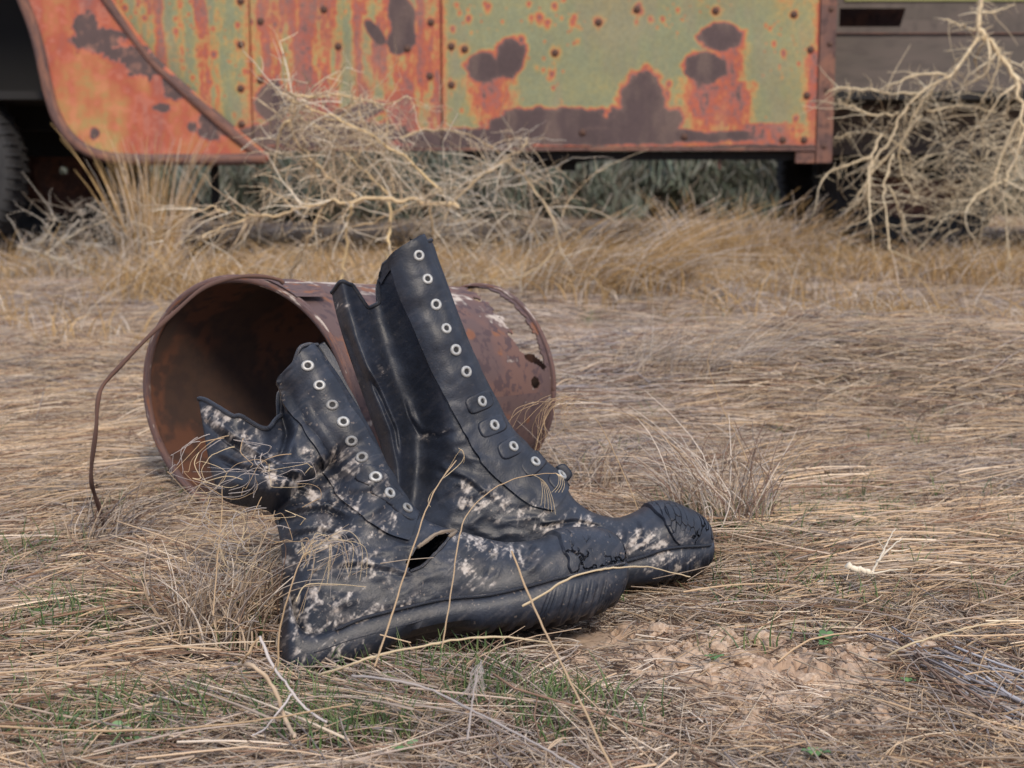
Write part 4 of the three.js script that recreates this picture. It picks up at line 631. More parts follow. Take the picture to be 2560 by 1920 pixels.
tuft('dry_grass_tuft', 'low spray of bent straw on the bare soil behind the boots', [0.1049,-1.6717], 60, 0.12, 0.05, [0.1, 0], { fan: 0.7, droop: 1.0, curl: 0.3 });
tuft('dry_grass_tuft', 'tall golden grass standing in front of the fender', [-1.2043,-4.6392], 260, 0.55, 0.09, [0.02, 0], { fan: 0.13, droop: 0.12, curl: 0.05, r: 0.0022, pal: goldPal, flat: 0.5 });
tuft('dry_grass_tuft', 'short golden grass spreading by the truck wheel', [-1.3629,-4.4569], 700, 0.22, 0.42, [0, 0], { fan: 0.6, droop: 0.7, curl: 0.3, r: 0.0022, pal: [...goldPal, straw.grey, straw.grey], flat: 0.35 });
tuft('dry_grass_tuft', 'bushy golden grass mound under the green painted panel', [0.8319,-5.0519], 1300, 0.36, 0.3, [0.1, 0.15], { fan: 0.55, droop: 0.85, curl: 0.15, r: 0.0022, pal: goldPal, flat: 0.5 });
tuft('dry_grass_tuft', 'golden grass mound below the round tumbleweed', [0.0063,-4.736], 800, 0.24, 0.34, [0.15, 0.1], { fan: 0.6, droop: 0.8, curl: 0.2, r: 0.002, pal: goldPal, flat: 0.5 });
tuft('dry_grass_tuft', 'flattened golden grass sweeping to the right of the bucket', [0.2379,-3.6627], 500, 0.3, 0.22, [0.8, 0.1], { fan: 0.4, droop: 1.0, curl: 0.1, r: 0.0016, pal: [...goldPal, straw.pale], flat: 0.7 });
tuft('dry_grass_tuft', 'golden grass lying under the hanging dead bush', [1.3778,-4.371], 900, 0.16, 0.55, [0.2, 0.2], { fan: 0.7, droop: 0.9, curl: 0.2, r: 0.002, pal: goldPal, flat: 0.5 });
tuft('dry_grass_tuft', 'swept dead grass ridge right of the bucket on a low hummock', [0.3221,-2.3035], 260, 0.16, 0.16, [0.7, 0.2], { fan: 0.6, droop: 1.0, curl: 0.2, r: 0.0008, flat: 0.6, pal: [straw.tan, straw.pale, straw.grey] });
{ // straight grey stems lying together
  const b = new MB(), o = [0.3171,-1.0372]; for (let i = 0; i < 95; i++) { const a = 0.35 + rr(-0.22, 0.22) * (rnd() < 0.2 ? 3 : 1), L = rr(0.07, 0.2), x = o[0] + rr(-0.02, 0.05), z = o[1] + rr(-0.02, 0.09), y = ground(x, z) + rr(0.004, 0.022), dx = Math.sin(a), dz = Math.cos(a), t0 = rr(-0.3, 0.1), pts = []; for (let k = 0; k <= 4; k++) { const t = (t0 + k / 4) * L; pts.push([x + dx * t + rr(-0.0012, 0.0012), Math.max(y + (k / 4 - 0.5) * rr(-0.006, 0.008), 0.003), z + dz * t]); } b.ribbon(pts, rr(0.0006, 0.0013), tint(pick([straw.ash, straw.grey, lin(176, 172, 174), straw.brown]), 0.2)); }
  tag(b.build('straw_bundle', plainGrass), 'bundle of straight grey stems lying across the bare soil patch', 'straw bundle');
}

{ // low standing grass along and under the truck
  const g = []; for (let v = 0; v < 5; v++) { const b = new MB(); for (let i = 0; i < 46; i++) { const a = rr(0, 6.28), q = Math.sqrt(rnd()) * 0.11, H = rr(0.05, 0.19), dx = rr(-0.8, 0.9), dz = rr(-0.5, 0.6), dr = rr(0.2, 0.9), pts = []; for (let k = 0; k <= 6; k++) { const t = k / 6; pts.push([Math.cos(a) * q + dx * H * t * t, H * (t - dr * 0.75 * t * t), Math.sin(a) * q + dz * H * t * t]); } const R = rr(0.0011, 0.0024); b.ribbon(pts, (t) => R * (1 - 0.7 * t), tint(pick(goldPal))); } g.push(b.geo()); }
  const L = g.map(() => []), q = new THREE.Quaternion(), e = new THREE.Euler();
  for (let i = 0; i < 3100; i++) { const z = -rr(2.5, 9), x = rr(-0.55, 0.55) * -z, n = fbm(x * 2.2, z * 2.2, 531, 3); if (rnd() > sm(0.36, 0.62, n) * sm(-2.3, -5.6, z)) continue; e.set(0, rr(0, 6.3), 0); q.setFromEuler(e); const s = rr(0.45, 1.15), k = rr(0.8, 1.1); L[i % 5].push({ p: V3(x, ground(x, z), z), q: q.clone(), s: V3(s * 1.2, s, s * 1.2), c: [k, k * 0.98, k * 0.94] }); }
  g.forEach((m, i) => copies('golden_grass', m, grassMat, L[i], 'low golden dead grass standing along the truck', 'grass'));
}
// single stalks that stand out
const stalkMat = std({ vertexColors: true, roughness: 0.8 });
function stalk(name, label, category, lines, group) { // lines: [points, r0, r1, colour]
  const b = new MB(); for (const [pts, r0, r1, c] of lines) { const q = [], n = pts.length * 5; for (let i = 0; i <= n; i++) { const p = curve(pts, i / n); q.push([p[0] + (noise(i * 0.9, pts[0][0] * 90, 3) - 0.5) * r0 * 0.8, p[1] + (noise(i * 0.9, pts[0][0] * 90, 4) - 0.5) * r0 * 0.8, p[2]]); } b.tube(q, (t) => mix(r0, r1, t) * 0.72 * (0.85 + 0.35 * noise(t * 17, r0 * 3e4, 5)), 5, c); }
  return tag(b.build(name, stalkMat), label, category, group);
}
const sPale = lin(212, 190, 154), sTan = lin(186, 158, 124), sGrey = lin(172, 162, 156), sBrown = lin(120, 92, 74);
stalk('dry_stalk', 'long pale straw arching in front of the muddy boot sole', 'stalk', [[[[-0.1331,0.0371,-0.9193], [-0.1084,0.0513,-0.9012], [-0.0865,0.0584,-0.9023], [-0.0583,0.0637,-0.9031], [-0.0332,0.0684,-0.9038], [-0.0081,0.0696,-0.904], [0.0138,0.0674,-0.9037], [0.0272,0.0546,-0.9321]], 0.0013, 0.0009, sPale]]);
stalk('dry_stalk', 'pale flattened straw hooking over the toe of the muddy boot', 'stalk', [[[[0.0073,0.0716,-0.965], [0.0247,0.0815,-0.9665], [0.0413,0.0914,-0.9679], [0.0613,0.0973,-0.9688], [0.078,0.0993,-0.9691], [0.1012,0.0857,-1.0176], [0.1166,0.0748,-1.0463], [0.1434,0.0583,-1.0843]], 0.0013, 0.0007, sPale]]);
stalk('dry_stalk', 'long thin straw slanting across the ground below the muddy boot', 'stalk', [[[[-0.0003,0.1192,-0.9418], [0.0108,0.0964,-0.9181], [0.0227,0.078,-0.885], [0.0353,0.0614,-0.8522], [0.047,0.0466,-0.8196], [0.0612,0.0269,-0.7762]], 0.0009, 0.0012, sTan]]);
stalk('dry_stalk', 'straight straw rising past the torn hole of the muddy boot', 'stalk', [[[[-0.0908,0.0568,-0.8818], [-0.0833,0.0777,-0.9052], [-0.0762,0.0997,-0.9288], [-0.0673,0.1262,-0.953], [-0.0603,0.1441,-0.9759], [-0.053,0.1562,-0.9979], [-0.0423,0.1653,-1.0296]], 0.0009, 0.0006, sTan], ...[[945,990],[990,968]].map((q, k) => [[[-0.0536,0.154,-1.0077], [-0.0471,0.1621,-1.0191], [-0.0419,0.1707,-1.0204], [-0.0381,0.1752,-1.021], [-0.0357,0.1697,-1.0202], [-0.0367,0.1649,-1.0195]], 0.0004, 0.0002, sPale]), [[[-0.0553,0.1507,-1.0072], [-0.061,0.1423,-1.0161], [-0.0627,0.1364,-1.0152], [-0.061,0.133,-1.0147]], 0.0004, 0.0002, sPale], [[[-0.0518,0.1557,-1.008], [-0.0419,0.1621,-1.0191], [-0.0364,0.1683,-1.02], [-0.0367,0.1741,-1.0209], [-0.0402,0.1765,-1.0212]], 0.0004, 0.0002, sPale]]);
stalk('dry_stalk', 'arching straw with drooping pale threads on the boot lacing', 'stalk', [[[[-0.0468,0.0655,-0.8933], [-0.0437,0.0838,-0.9162], [-0.0412,0.1004,-0.9491], [-0.0387,0.1177,-0.9719], [-0.033,0.1303,-1.0041], [-0.0163,0.1405,-1.036], [0.0014,0.1449,-1.0569], [0.0196,0.1463,-1.0672], [0.0345,0.1453,-1.0772]], 0.0008, 0.0004, sTan], ...[0, 1, 2, 3, 4].map((k) => { const p = [[0.016,0.1463,-1.0672], [0.0242,0.1406,-1.0765], [0.0279,0.1315,-1.0751], [0.0286,0.1206,-1.0735]]; return [p.map((v, i) => [v[0] + (k - 2) * 0.0016 * i * 0.6, v[1] - 0.002 * k * i * 0.3, v[2] + 0.001 * i]), 0.0003, 0.0002, sPale]; }), ...[0, 1, 2, 3].map((k) => { const p = [[0.0345,0.1453,-1.0772], [0.0389,0.1424,-1.0768], [0.0396,0.1359,-1.0758], [0.0367,0.1308,-1.075]]; return [p.map((v, i) => [v[0] + (k - 2) * 0.0015 * i * 0.6, v[1], v[2] + 0.001 * i]), 0.0003, 0.0002, sPale]; })]);
stalk('dry_stalk', 'leaning thin straw standing on the hummock right of the bucket', 'stalk', [[[[0.272,0.0217,-1.4631], [0.247,0.091,-1.4735], [0.227,0.1305,-1.4795], [0.212,0.175,-1.4862], [0.2145,0.1898,-1.4884], [0.221,0.2096,-1.4914]], 0.0009, 0.0004, sTan]]);
stalk('dry_stalk', 'grey weathered stem lying across the grass below the boot heel', 'stalk', [[[[-0.1061,0.0507,-0.8809], [-0.0768,0.0549,-0.8613], [-0.0528,0.0489,-0.8604], [-0.0282,0.0447,-0.8396], [-0.0046,0.0409,-0.8188], [0.0207,0.035,-0.7976], [0.0421,0.031,-0.7768]], 0.0013, 0.001, sGrey]]);
stalk('dry_stalk', 'pale stem lying along the edge of the cracked soil patch', 'stalk', [[[[0.2778,0.025,-0.9883], [0.2904,0.0369,-0.98], [0.3176,0.0453,-0.9812], [0.3414,0.0513,-0.9821], [0.4011,0.0318,-1.0601]], 0.0013, 0.0009, sPale]]);
stalk('dry_stalk', 'long straw lying flat across the lower left grass', 'stalk', [[[[-0.3265,0.0379,-0.8284], [-0.2712,0.0387,-0.8184], [-0.2225,0.0392,-0.8185], [-0.1795,0.0421,-0.8189], [-0.1426,0.04,-0.8389], [-0.1038,0.04,-0.8591]], 0.001, 0.0007, sTan]]);
stalk('dry_stalk', 'thin straw sloping down to the soil at the left of the boots', 'stalk', [[[[-0.3558,0.0329,-1.2625], [-0.3504,0.0299,-1.1609], [-0.3432,0.0227,-1.0587], [-0.3352,0.0251,-0.9782], [-0.3376,0.0243,-0.9073], [-0.3348,0.0282,-0.8573]], 0.0008, 0.0006, sTan]]);
stalk('dry_stalk', 'bent straw behind the boots leaning over the bare soil', 'stalk', [[[[0.1382,-0.005,-1.277], [0.1323,0.0263,-1.3121], [0.1188,0.0664,-1.3181], [0.1008,0.1086,-1.3245], [0.0873,0.1353,-1.3285], [0.0783,0.1465,-1.3302], [0.0625,0.1471,-1.3809]], 0.0009, 0.0005, sTan], [[[0.1839,0.0871,-1.3718], [0.1559,0.1148,-1.376], [0.1279,0.1355,-1.3791], [0.1045,0.1425,-1.3802], [0.0672,0.1471,-1.3809]], 0.0007, 0.0004, sTan]]);
stalk('forked_twig', 'bare forked twig curving down on the grass below the boot heel', 'twig', [[[[-0.1729,0.0666,-0.9137], [-0.16,0.0533,-0.8914], [-0.1474,0.0483,-0.8704], [-0.1368,0.04,-0.8591], [-0.1264,0.0365,-0.8484], [-0.1176,0.036,-0.8382]], 0.0015, 0.0011, lin(204, 192, 184)], [[[-0.1832,0.0548,-0.8916], [-0.1683,0.0638,-0.8627], [-0.1578,0.0549,-0.8613], [-0.1518,0.043,-0.8595], [-0.1458,0.0282,-0.8573], [-0.1363,0.0307,-0.8273]], 0.0022, 0.0018, lin(200, 176, 148)], [[[-0.1817,0.0539,-0.8915], [-0.1728,0.0697,-0.8636], [-0.1683,0.0771,-0.8647], [-0.1638,0.0822,-0.8654]], 0.0015, 0.0008, sTan], [[[-0.1428,0.046,-0.86], [-0.1501,0.0379,-0.8487], [-0.159,0.0277,-0.8471], [-0.1646,0.0273,-0.8369]], 0.0011, 0.0007, lin(200, 190, 186)], [[[-0.1611,0.0513,-0.8709], [-0.1548,0.0608,-0.8622], [-0.1524,0.0682,-0.8633]], 0.0008, 0.0004, sTan]]);
stalk('forked_twig', 'pale bone coloured twig forking upward from the grass by the soil patch', 'twig', [[[[0.2904,0.0449,-1.1632], [0.2996,0.0418,-1.1627], [0.3088,0.0394,-1.1624], [0.3104,0.0378,-1.1621]], 0.0042, 0.003, lin(236, 222, 198)], [[[0.3104,0.0378,-1.1621], [0.316,0.0477,-1.1636], [0.3256,0.0596,-1.1654], [0.3376,0.0675,-1.1666]], 0.002, 0.0006, lin(232, 220, 200)], [[[0.3134,0.0505,-1.1539], [0.3197,0.0622,-1.1557], [0.3237,0.072,-1.1572], [0.3292,0.0791,-1.1582]], 0.0016, 0.0005, lin(232, 220, 200)], [[[0.3086,0.0407,-1.1524], [0.3249,0.0438,-1.1529], [0.3388,0.0454,-1.1532]], 0.0013, 0.0005, lin(228, 214, 190)], [[[0.3224,0.0556,-1.1648], [0.3196,0.0615,-1.1657], [0.3168,0.0663,-1.1664]], 0.001, 0.0004, lin(228, 214, 190)], [[[0.3276,0.0576,-1.1651], [0.3376,0.0576,-1.1651], [0.3436,0.0596,-1.1654]], 0.001, 0.0004, lin(228, 214, 190)]]);
{ // fuzzy seed plume arching over the side of the muddy boot
  const L = [[[[-0.1602,0.0463,-0.9106], [-0.1587,0.0713,-0.9144], [-0.1523,0.0964,-0.9181], [-0.1459,0.1155,-0.9311], [-0.1392,0.1262,-0.953]], 0.0009, 0.0005, sTan], [[[-0.1476,0.0901,-0.9172], [-0.1427,0.0981,-0.9285], [-0.1235,0.0991,-0.9287], [-0.1032,0.0913,-0.9477]], 0.0006, 0.0004, sPale]];
  for (let k = 0; k < 20; k++) { const p = [[-0.1451,0.1158,-0.9362], [-0.1338,0.1253,-0.9377], [-0.1177,0.1285,-0.9381], [-0.1065,0.1189,-0.9367], [-0.1042,0.0967,-0.9334]]; const s = rr(-1, 1), e = rr(0.35, 1); L.push([p.slice(0, 5).map((v, i) => [v[0] + (i > 0 ? s * 0.02 * i / 4 - (1 - e) * 0.045 * i / 4 : 0) + rr(-0.004, 0.004), v[1] + (1 - e) * 0.012 * (i - 1) * s + rr(-0.006, 0.006), v[2] + rr(-0.003, 0.003)]), 0.00035, 0.0002, tint(pick([sPale, sTan, sGrey]), 0.15)]); }
  stalk('seed_plume', 'wispy dried grass plume curling over the side of the muddy boot', 'grass plume', L);
  const M = [[[[-0.2196,0.0587,-0.9833], [-0.2226,0.0943,-1.019], [-0.2219,0.1195,-1.0329], [-0.2233,0.1418,-1.0463]], 0.0008, 0.0005, sTan]];
  for (let k = 0; k < 60; k++) { const a = rr(0, 6.3), cx = rr(450, 640), y0 = rr(0, 1); const c = [-0.218 + rr(-0.03, 0.05), 0.13 + rr(-0.04, 0.05), -1.035 + rr(-0.01, 0.012)], r = rr(0.008, 0.024), pts = []; for (let i = 0; i < 6; i++) { const t = a + i * rr(0.35, 0.7); pts.push([c[0] + r * Math.cos(t) * (1 + i * 0.1), c[1] + r * Math.sin(t) * 0.8 - i * 0.002, c[2] + 0.003 * i]); } M.push([pts, 0.00045, 0.0002, tint(pick([sPale, sTan, sGrey]), 0.15)]); }
  stalk('seed_plume', 'tangle of curled dry threads caught on the folded boot shaft', 'grass plume', M);
  const R = [[[[0.0195,0.1061,-1.3039], [0.0262,0.1324,-1.3078], [0.0375,0.1548,-1.3213], [0.0558,0.1634,-1.3327], [0.0879,0.1582,-1.3421]], 0.0006, 0.0004, sTan]];
  for (let k = 0; k < 22; k++) { const o = rr(-0.03, 0.03), p = [[0.0461,0.1666,-1.313], [0.0284,0.1631,-1.3125], [0.0186,0.1477,-1.3102], [0.0151,0.1236,-1.3065]]; const ln = rr(0.3, 1.2); R.push([p.map((v, i) => [v[0] * ln + p[0][0] * (1 - ln) + o * (0.6 + i * rr(0.0, 0.5)) + rr(-0.004, 0.004), v[1] * ln + p[0][1] * (1 - ln) + rr(-0.008, 0.006), v[2] + rr(-0.006, 0.006)]), 0.00035, 0.0002, tint(sTan, 0.2)]); }
  stalk('seed_plume', 'drooping dried seed plume in front of the bucket bottom', 'grass plume', R);
  const Q = [[[[-0.0269,0.0405,-0.7985], [-0.0244,0.0589,-0.8114], [-0.0218,0.0721,-0.8235]], 0.001, 0.0006, sGrey]];
  for (let k = 0; k < 14; k++) { const p = [[-0.0238,0.0571,-0.8313], [-0.0226,0.0686,-0.833], [-0.0194,0.0722,-0.8437]]; Q.push([p.map((v, i) => [v[0] + rr(-0.004, 0.004) * (2 - i), v[1] + rr(-0.003, 0.003), v[2]]), 0.0004, 0.0002, tint(sGrey, 0.15)]); }
  stalk('seed_plume', 'small grey seed spike standing in the grass below the muddy boot', 'grass plume', Q);
}
// loose clods, a pale stone chip
{
  const cg = []; for (let k = 0; k < 5; k++) { const g = new THREE.IcosahedronGeometry(1, 3), P = g.attributes.position; for (let i = 0; i < P.count; i++) { const x = P.getX(i), y = P.getY(i), z = P.getZ(i), f = 0.5 + 0.45 * worley(x * 1.5 + k * 9 + z * 0.7, y * 1.5 + z * 1.1 + 7, 601)[0] + 0.3 * fbm(x * 1.7 + k * 9 + 5, y * 1.7 + z * 1.3 + 7, 605, 3) + 0.2 * (fbm(x * 7 + k, y * 7 + z * 6, 603, 3) - 0.5); P.setXYZ(i, x * f * 1.1, y * f * 0.75, z * f); } g.computeVertexNormals(); cg.push(g); }
  const cm = std({ map: noiseMap(128, 128, lin(184, 158, 134), lin(204, 180, 156), lin(158, 132, 112), 611), roughness: 1 });
  const spots = []; for (const [bx, bz, rx, rz] of bare.slice(0, 6)) for (let i = 0; i < (rx > 0.16 ? 110 : 14); i++) { const a = rr(0, 6.3), q = Math.sqrt(rnd()); spots.push([bx + Math.cos(a) * q * rx, bz + Math.sin(a) * q * rz, 0.0025 + 0.0085 * rnd() ** 1.8]); }
  spots.forEach(([x, z, s], i) => { if (footprint(x, z)) return; const o = mesh('soil_clod', cg[i % 5], cm); o.position.set(x, ground(x, z) + s * 0.15 + soil(x, z, bareness(x, z)), z); o.rotation.set(rr(-0.4, 0.4), rr(0, 6.3), rr(-0.4, 0.4)); o.scale.setScalar(s); tag(o, 'small crumbly clod of dried tan earth on a bare soil patch', 'soil clod', 'loose clods on the bare soil'); });
  { const L = [], q = new THREE.Quaternion(), e = new THREE.Euler(); for (let i = 0; i < 2600; i++) { const [bx, bz, rx, rz] = bare[i % bare.length], a = rr(0, 6.3), k = Math.sqrt(rnd()) * 1.1, x = bx + Math.cos(a) * k * rx, z = bz + Math.sin(a) * k * rz; if (footprint(x, z)) continue; e.set(rr(0, 6), rr(0, 6), 0); q.setFromEuler(e); const s = 0.0008 + 0.0026 * rnd() ** 2, g = rr(0.8, 1.1); L.push({ p: V3(x, ground(x, z) + soil(x, z, bareness(x, z)) + s * 0.3, z), q: q.clone(), s: V3(s, s, s), c: [g, g, g] }); } const g = new THREE.IcosahedronGeometry(1, 1), P = g.attributes.position; for (let i = 0; i < P.count; i++) { const f = 0.75 + 0.5 * hash(Math.round(P.getX(i) * 50), Math.round(P.getY(i) * 50 + P.getZ(i) * 90), 3); P.setXYZ(i, P.getX(i) * f, P.getY(i) * f, P.getZ(i) * f); } g.computeVertexNormals(); copies('soil_crumbs', g, cm, L, 'fine crumbs of dried earth on the bare soil patches', 'soil'); }
  const chip = new THREE.ExtrudeGeometry(new THREE.Shape([[0, 0], [0.011, 0.002], [0.013, 0.007], [0.004, 0.009], [-0.002, 0.005]].map((p) => new THREE.Vector2(...p))), { depth: 0.002, bevelSize: 0.0006, bevelThickness: 0.0006, bevelSegments: 1 });
  const o = mesh('stone_chip', chip, std({ color: new THREE.Color().setRGB(...lin(196, 194, 190)), roughness: 0.7 })); const p = [0.2723,-1.1965]; o.position.set(p[0], ground(...p) + 0.012, p[1]); o.rotation.set(-0.5, 0.4, 0.15); tag(o, 'flat pale chip of stone lying on the straw near the soil patch', 'stone');
}

// ---------------------------------------------------------------- tumbleweeds
const weedMat = std({ vertexColors: true, roughness: 0.85 });
function weed(name, label, strokes, o) {
  const T = thing(name, label, 'tumbleweed', o.base), tw = new MB(), c0 = o.base;
  const rel = (p) => [p[0] - c0[0], p[1] - c0[1], p[2] - c0[2]];
  const floor = (p) => { const y = ground(p[0] + c0[0], p[2] + c0[2]) + 0.01 - c0[1]; if (p[1] < y) p[1] = y; return p; };
  const grow = (p, d, len, r, lv) => {
    const n = lv > 1 ? 5 : 4, pts = [p.slice()]; let q = p.slice(), dir = d.clone();
    for (let i = 0; i < n; i++) { dir.add(V3(rr(-0.28, 0.28), rr(-0.28, 0.28) - 0.05, rr(-0.28, 0.28))).normalize(); q = floor([q[0] + dir.x * len / n, q[1] + dir.y * len / n, q[2] + dir.z * len / n]); pts.push(q); if (lv > 0) for (let c = 0; c < (lv > 1 ? 2 : o.fine ?? 2); c++) { const s = V3(rr(-1, 1), rr(-1, 1), rr(-1, 1)).normalize().multiplyScalar(1.1).add(dir).normalize(); grow(q, s, len * rr(0.3, 0.55), r * 0.6, lv - 1); } }
    tw.ribbon(pts, (t) => r * (1 - 0.55 * t), tint(pick(o.pal), 0.18));
  };
  strokes.forEach(([pts, r0, r1, lv = 1, dens = 1]) => {
    const q = [], n = (pts.length - 1) * 7, b = new MB(), jz = rr(-1, 1) * (o.jit ?? 0.05);
    for (let i = 0; i <= n; i++) { const p = rel(curve(pts, i / n)), t = i / n; q.push(floor([p[0] + (hash(i >> 1, pts.length * 7 + r0 * 9e4, 9) - 0.5) * r0 * 1.7, p[1] + (hash(i >> 1, pts.length * 7 + r0 * 9e4, 11) - 0.5) * r0 * 1.7, p[2] + jz * t + 0.03 * Math.sin(t * 4 + jz * 50)])); }
    b.tube(q, (t) => mix(r0, r1, t) * (o.slim ?? 0.74) * (0.85 + 0.4 * noise(t * 23, r0 * 5e3, 13)), 6, tint(pick(o.stem), 0.08)); b.build('branch', weedMat, T);
    for (let i = 1; i <= n; i++) for (let c = 0; c < 2; c++) { const d = V3(rr(-1, 1), rr(-1, 1), rr(-1, 1)).normalize(), l = o.twig * rr(0.08, 0.26); grow(q[i], d, l, Math.max(0.0009, r1 * 0.45), 0); }
    for (let i = 2; i <= n; i++) if (rnd() < 0.55 * dens) { const a = q[i - 1], c = q[i], dir = V3(c[0] - a[0], c[1] - a[1], c[2] - a[2]).normalize(), s = V3(rr(-1, 1), rr(-1, 1), rr(-1, 1)).normalize().multiplyScalar(1.2).add(dir).normalize(); grow(c, s, o.twig * rr(0.4, 1.1), Math.max(0.0008, Math.min(r0, r1 * 2) * 0.45), lv); }
  });
  for (const [p, rad, n, len, lv] of o.balls || []) for (let i = 0; i < n; i++) { const d = V3(rr(-1, 1), rr(-1, 1), rr(-1, 1)).normalize(), q = rel(p), k = rad * rnd() ** 0.5; grow(floor([q[0] + d.x * k * (o.wide || 1), q[1] + d.y * k, q[2] + d.z * k]), V3(-d.z + rr(-0.6, 0.6), rr(-0.6, 0.6), d.x + rr(-0.6, 0.6)).normalize(), len * rr(0.5, 1), 0.0016, lv); }
  const m = tw.build('fine_twigs', weedMat, T); m.userData.kind = 'stuff'; return T;
}
const wp = [lin(206, 184, 152), lin(196, 174, 144), lin(216, 202, 180), lin(172, 150, 124)], ws = [lin(222, 196, 150), lin(212, 186, 146)], gp = [lin(184, 172, 156), lin(200, 190, 174), lin(160, 146, 128)];
const P3 = (a) => a;
weed('tumbleweed', 'spiky tan tumbleweed with one thick horizontal stem resting behind the bucket', [
  [[[-0.1121,0.3162,-2.9738], [-0.1632,0.322,-2.9747], [-0.2517,0.3259,-2.9753], [-0.3402,0.324,-2.975], [-0.3992,0.3181,-2.9741], [-0.4582,0.3035,-2.9719], [-0.5369,0.2928,-2.9703], [-0.5762,0.2967,-2.9709], [-0.6352,0.3084,-2.9727], [-0.6893,0.3065,-2.9724]], 0.0066, 0.0022, 1, 1.3],
  [[[-0.3992,0.3181,-2.9741], [-0.4189,0.2695,-2.9668], [-0.4484,0.2209,-2.9595], [-0.4828,0.1674,-2.9514], [-0.5074,0.1237,-2.9448]], 0.005, 0.003, 0, 1.2], [[[-0.3345,0.3192,-2.9237], [-0.349,0.2618,-2.9151], [-0.3557,0.2045,-2.9064], [-0.3654,0.1548,-2.899], [-0.3731,0.0898,-2.8892]], 0.0045, 0.003, 0, 0.6], [[[-0.2635,0.3181,-2.9741], [-0.2616,0.2598,-2.9653], [-0.2655,0.2014,-2.9566], [-0.2694,0.1431,-2.9478]], 0.0045, 0.003, 0, 1.2], [[[-0.176,0.3171,-3.0245], [-0.174,0.2578,-3.0156], [-0.176,0.1984,-3.0067]], 0.003, 0.002, 0, 0.5],
  [[[-0.546,0.2914,-3.0207], [-0.596,0.2775,-3.0186], [-0.636,0.2578,-3.0156], [-0.654,0.2429,-3.0134]], 0.0035, 0.0015, 0, 0.8], [[[-0.466,0.3023,-3.0223], [-0.486,0.322,-3.0253], [-0.516,0.3418,-3.0283], [-0.526,0.3517,-3.0298]], 0.003, 0.0012, 0, 1.4], [[[-0.226,0.3122,-3.0238], [-0.286,0.2825,-3.0193], [-0.366,0.2578,-3.0156], [-0.436,0.2281,-3.0111], [-0.506,0.1984,-3.0067]], 0.0035, 0.0018, 0, 0.6],
  [[[-0.341,0.327,-3.026], [-0.406,0.3814,-3.0342], [-0.451,0.4259,-3.0409], [-0.481,0.4704,-3.0476], [-0.484,0.5198,-3.0551], [-0.478,0.5594,-3.0611]], 0.006, 0.003, 1, 0.9], [[[-0.2603,0.3261,-3.0765], [-0.3111,0.3714,-3.0833], [-0.3721,0.4267,-3.0916], [-0.4229,0.4769,-3.0992], [-0.4738,0.5071,-3.1037], [-0.4921,0.5322,-3.1075]], 0.0045, 0.002, 1, 0.8], [[[-0.1484,0.3311,-3.0772], [-0.2094,0.3965,-3.0871], [-0.2603,0.4367,-3.0931], [-0.3213,0.4719,-3.0984], [-0.3924,0.5071,-3.1037], [-0.4636,0.5322,-3.1075], [-0.486,0.5523,-3.1106]], 0.0045, 0.002, 1, 0.8],
  [[[-0.466,0.5445,-3.0588], [-0.416,0.5465,-3.0591], [-0.366,0.5495,-3.0596], [-0.316,0.5396,-3.0581], [-0.281,0.5149,-3.0543], [-0.278,0.4654,-3.0469], [-0.291,0.4259,-3.0409]], 0.003, 0.0012, 1, 0.7], [[[-0.478,0.4951,-3.0514], [-0.506,0.4654,-3.0469], [-0.524,0.4259,-3.0409], [-0.531,0.3962,-3.0365]], 0.004, 0.0015, 0, 0.6], [[[-0.4738,0.5272,-3.1068], [-0.3924,0.497,-3.1022], [-0.3314,0.5372,-3.1083], [-0.2704,0.5272,-3.1068], [-0.2196,0.5423,-3.109], [-0.2044,0.5121,-3.1045]], 0.0025, 0.001, 1, 0.7],
  [[[-0.3369,0.5194,-3.1562], [-0.3162,0.4581,-3.1469], [-0.2749,0.407,-3.1392], [-0.2645,0.3355,-3.1284]], 0.0035, 0.0015, 1, 0.9], [[[-0.426,0.416,-3.0394], [-0.446,0.3567,-3.0305], [-0.456,0.3072,-3.0231]], 0.0025, 0.0012, 1, 0.8], [[[-0.4128,0.3362,-3.078], [-0.3721,0.3764,-3.084], [-0.3213,0.4267,-3.0916], [-0.2704,0.4568,-3.0962]], 0.002, 0.001, 1, 0.9],
], { base: [-0.4, 0, -2.95], twig: 0.13, pal: wp, stem: ws, fine: 1, jit: 0.12, balls: [[[-0.3721,0.4267,-3.0916], 0.13, 55, 0.16, 1], [[-0.386,0.4951,-3.0514], 0.1, 30, 0.14, 1]] });
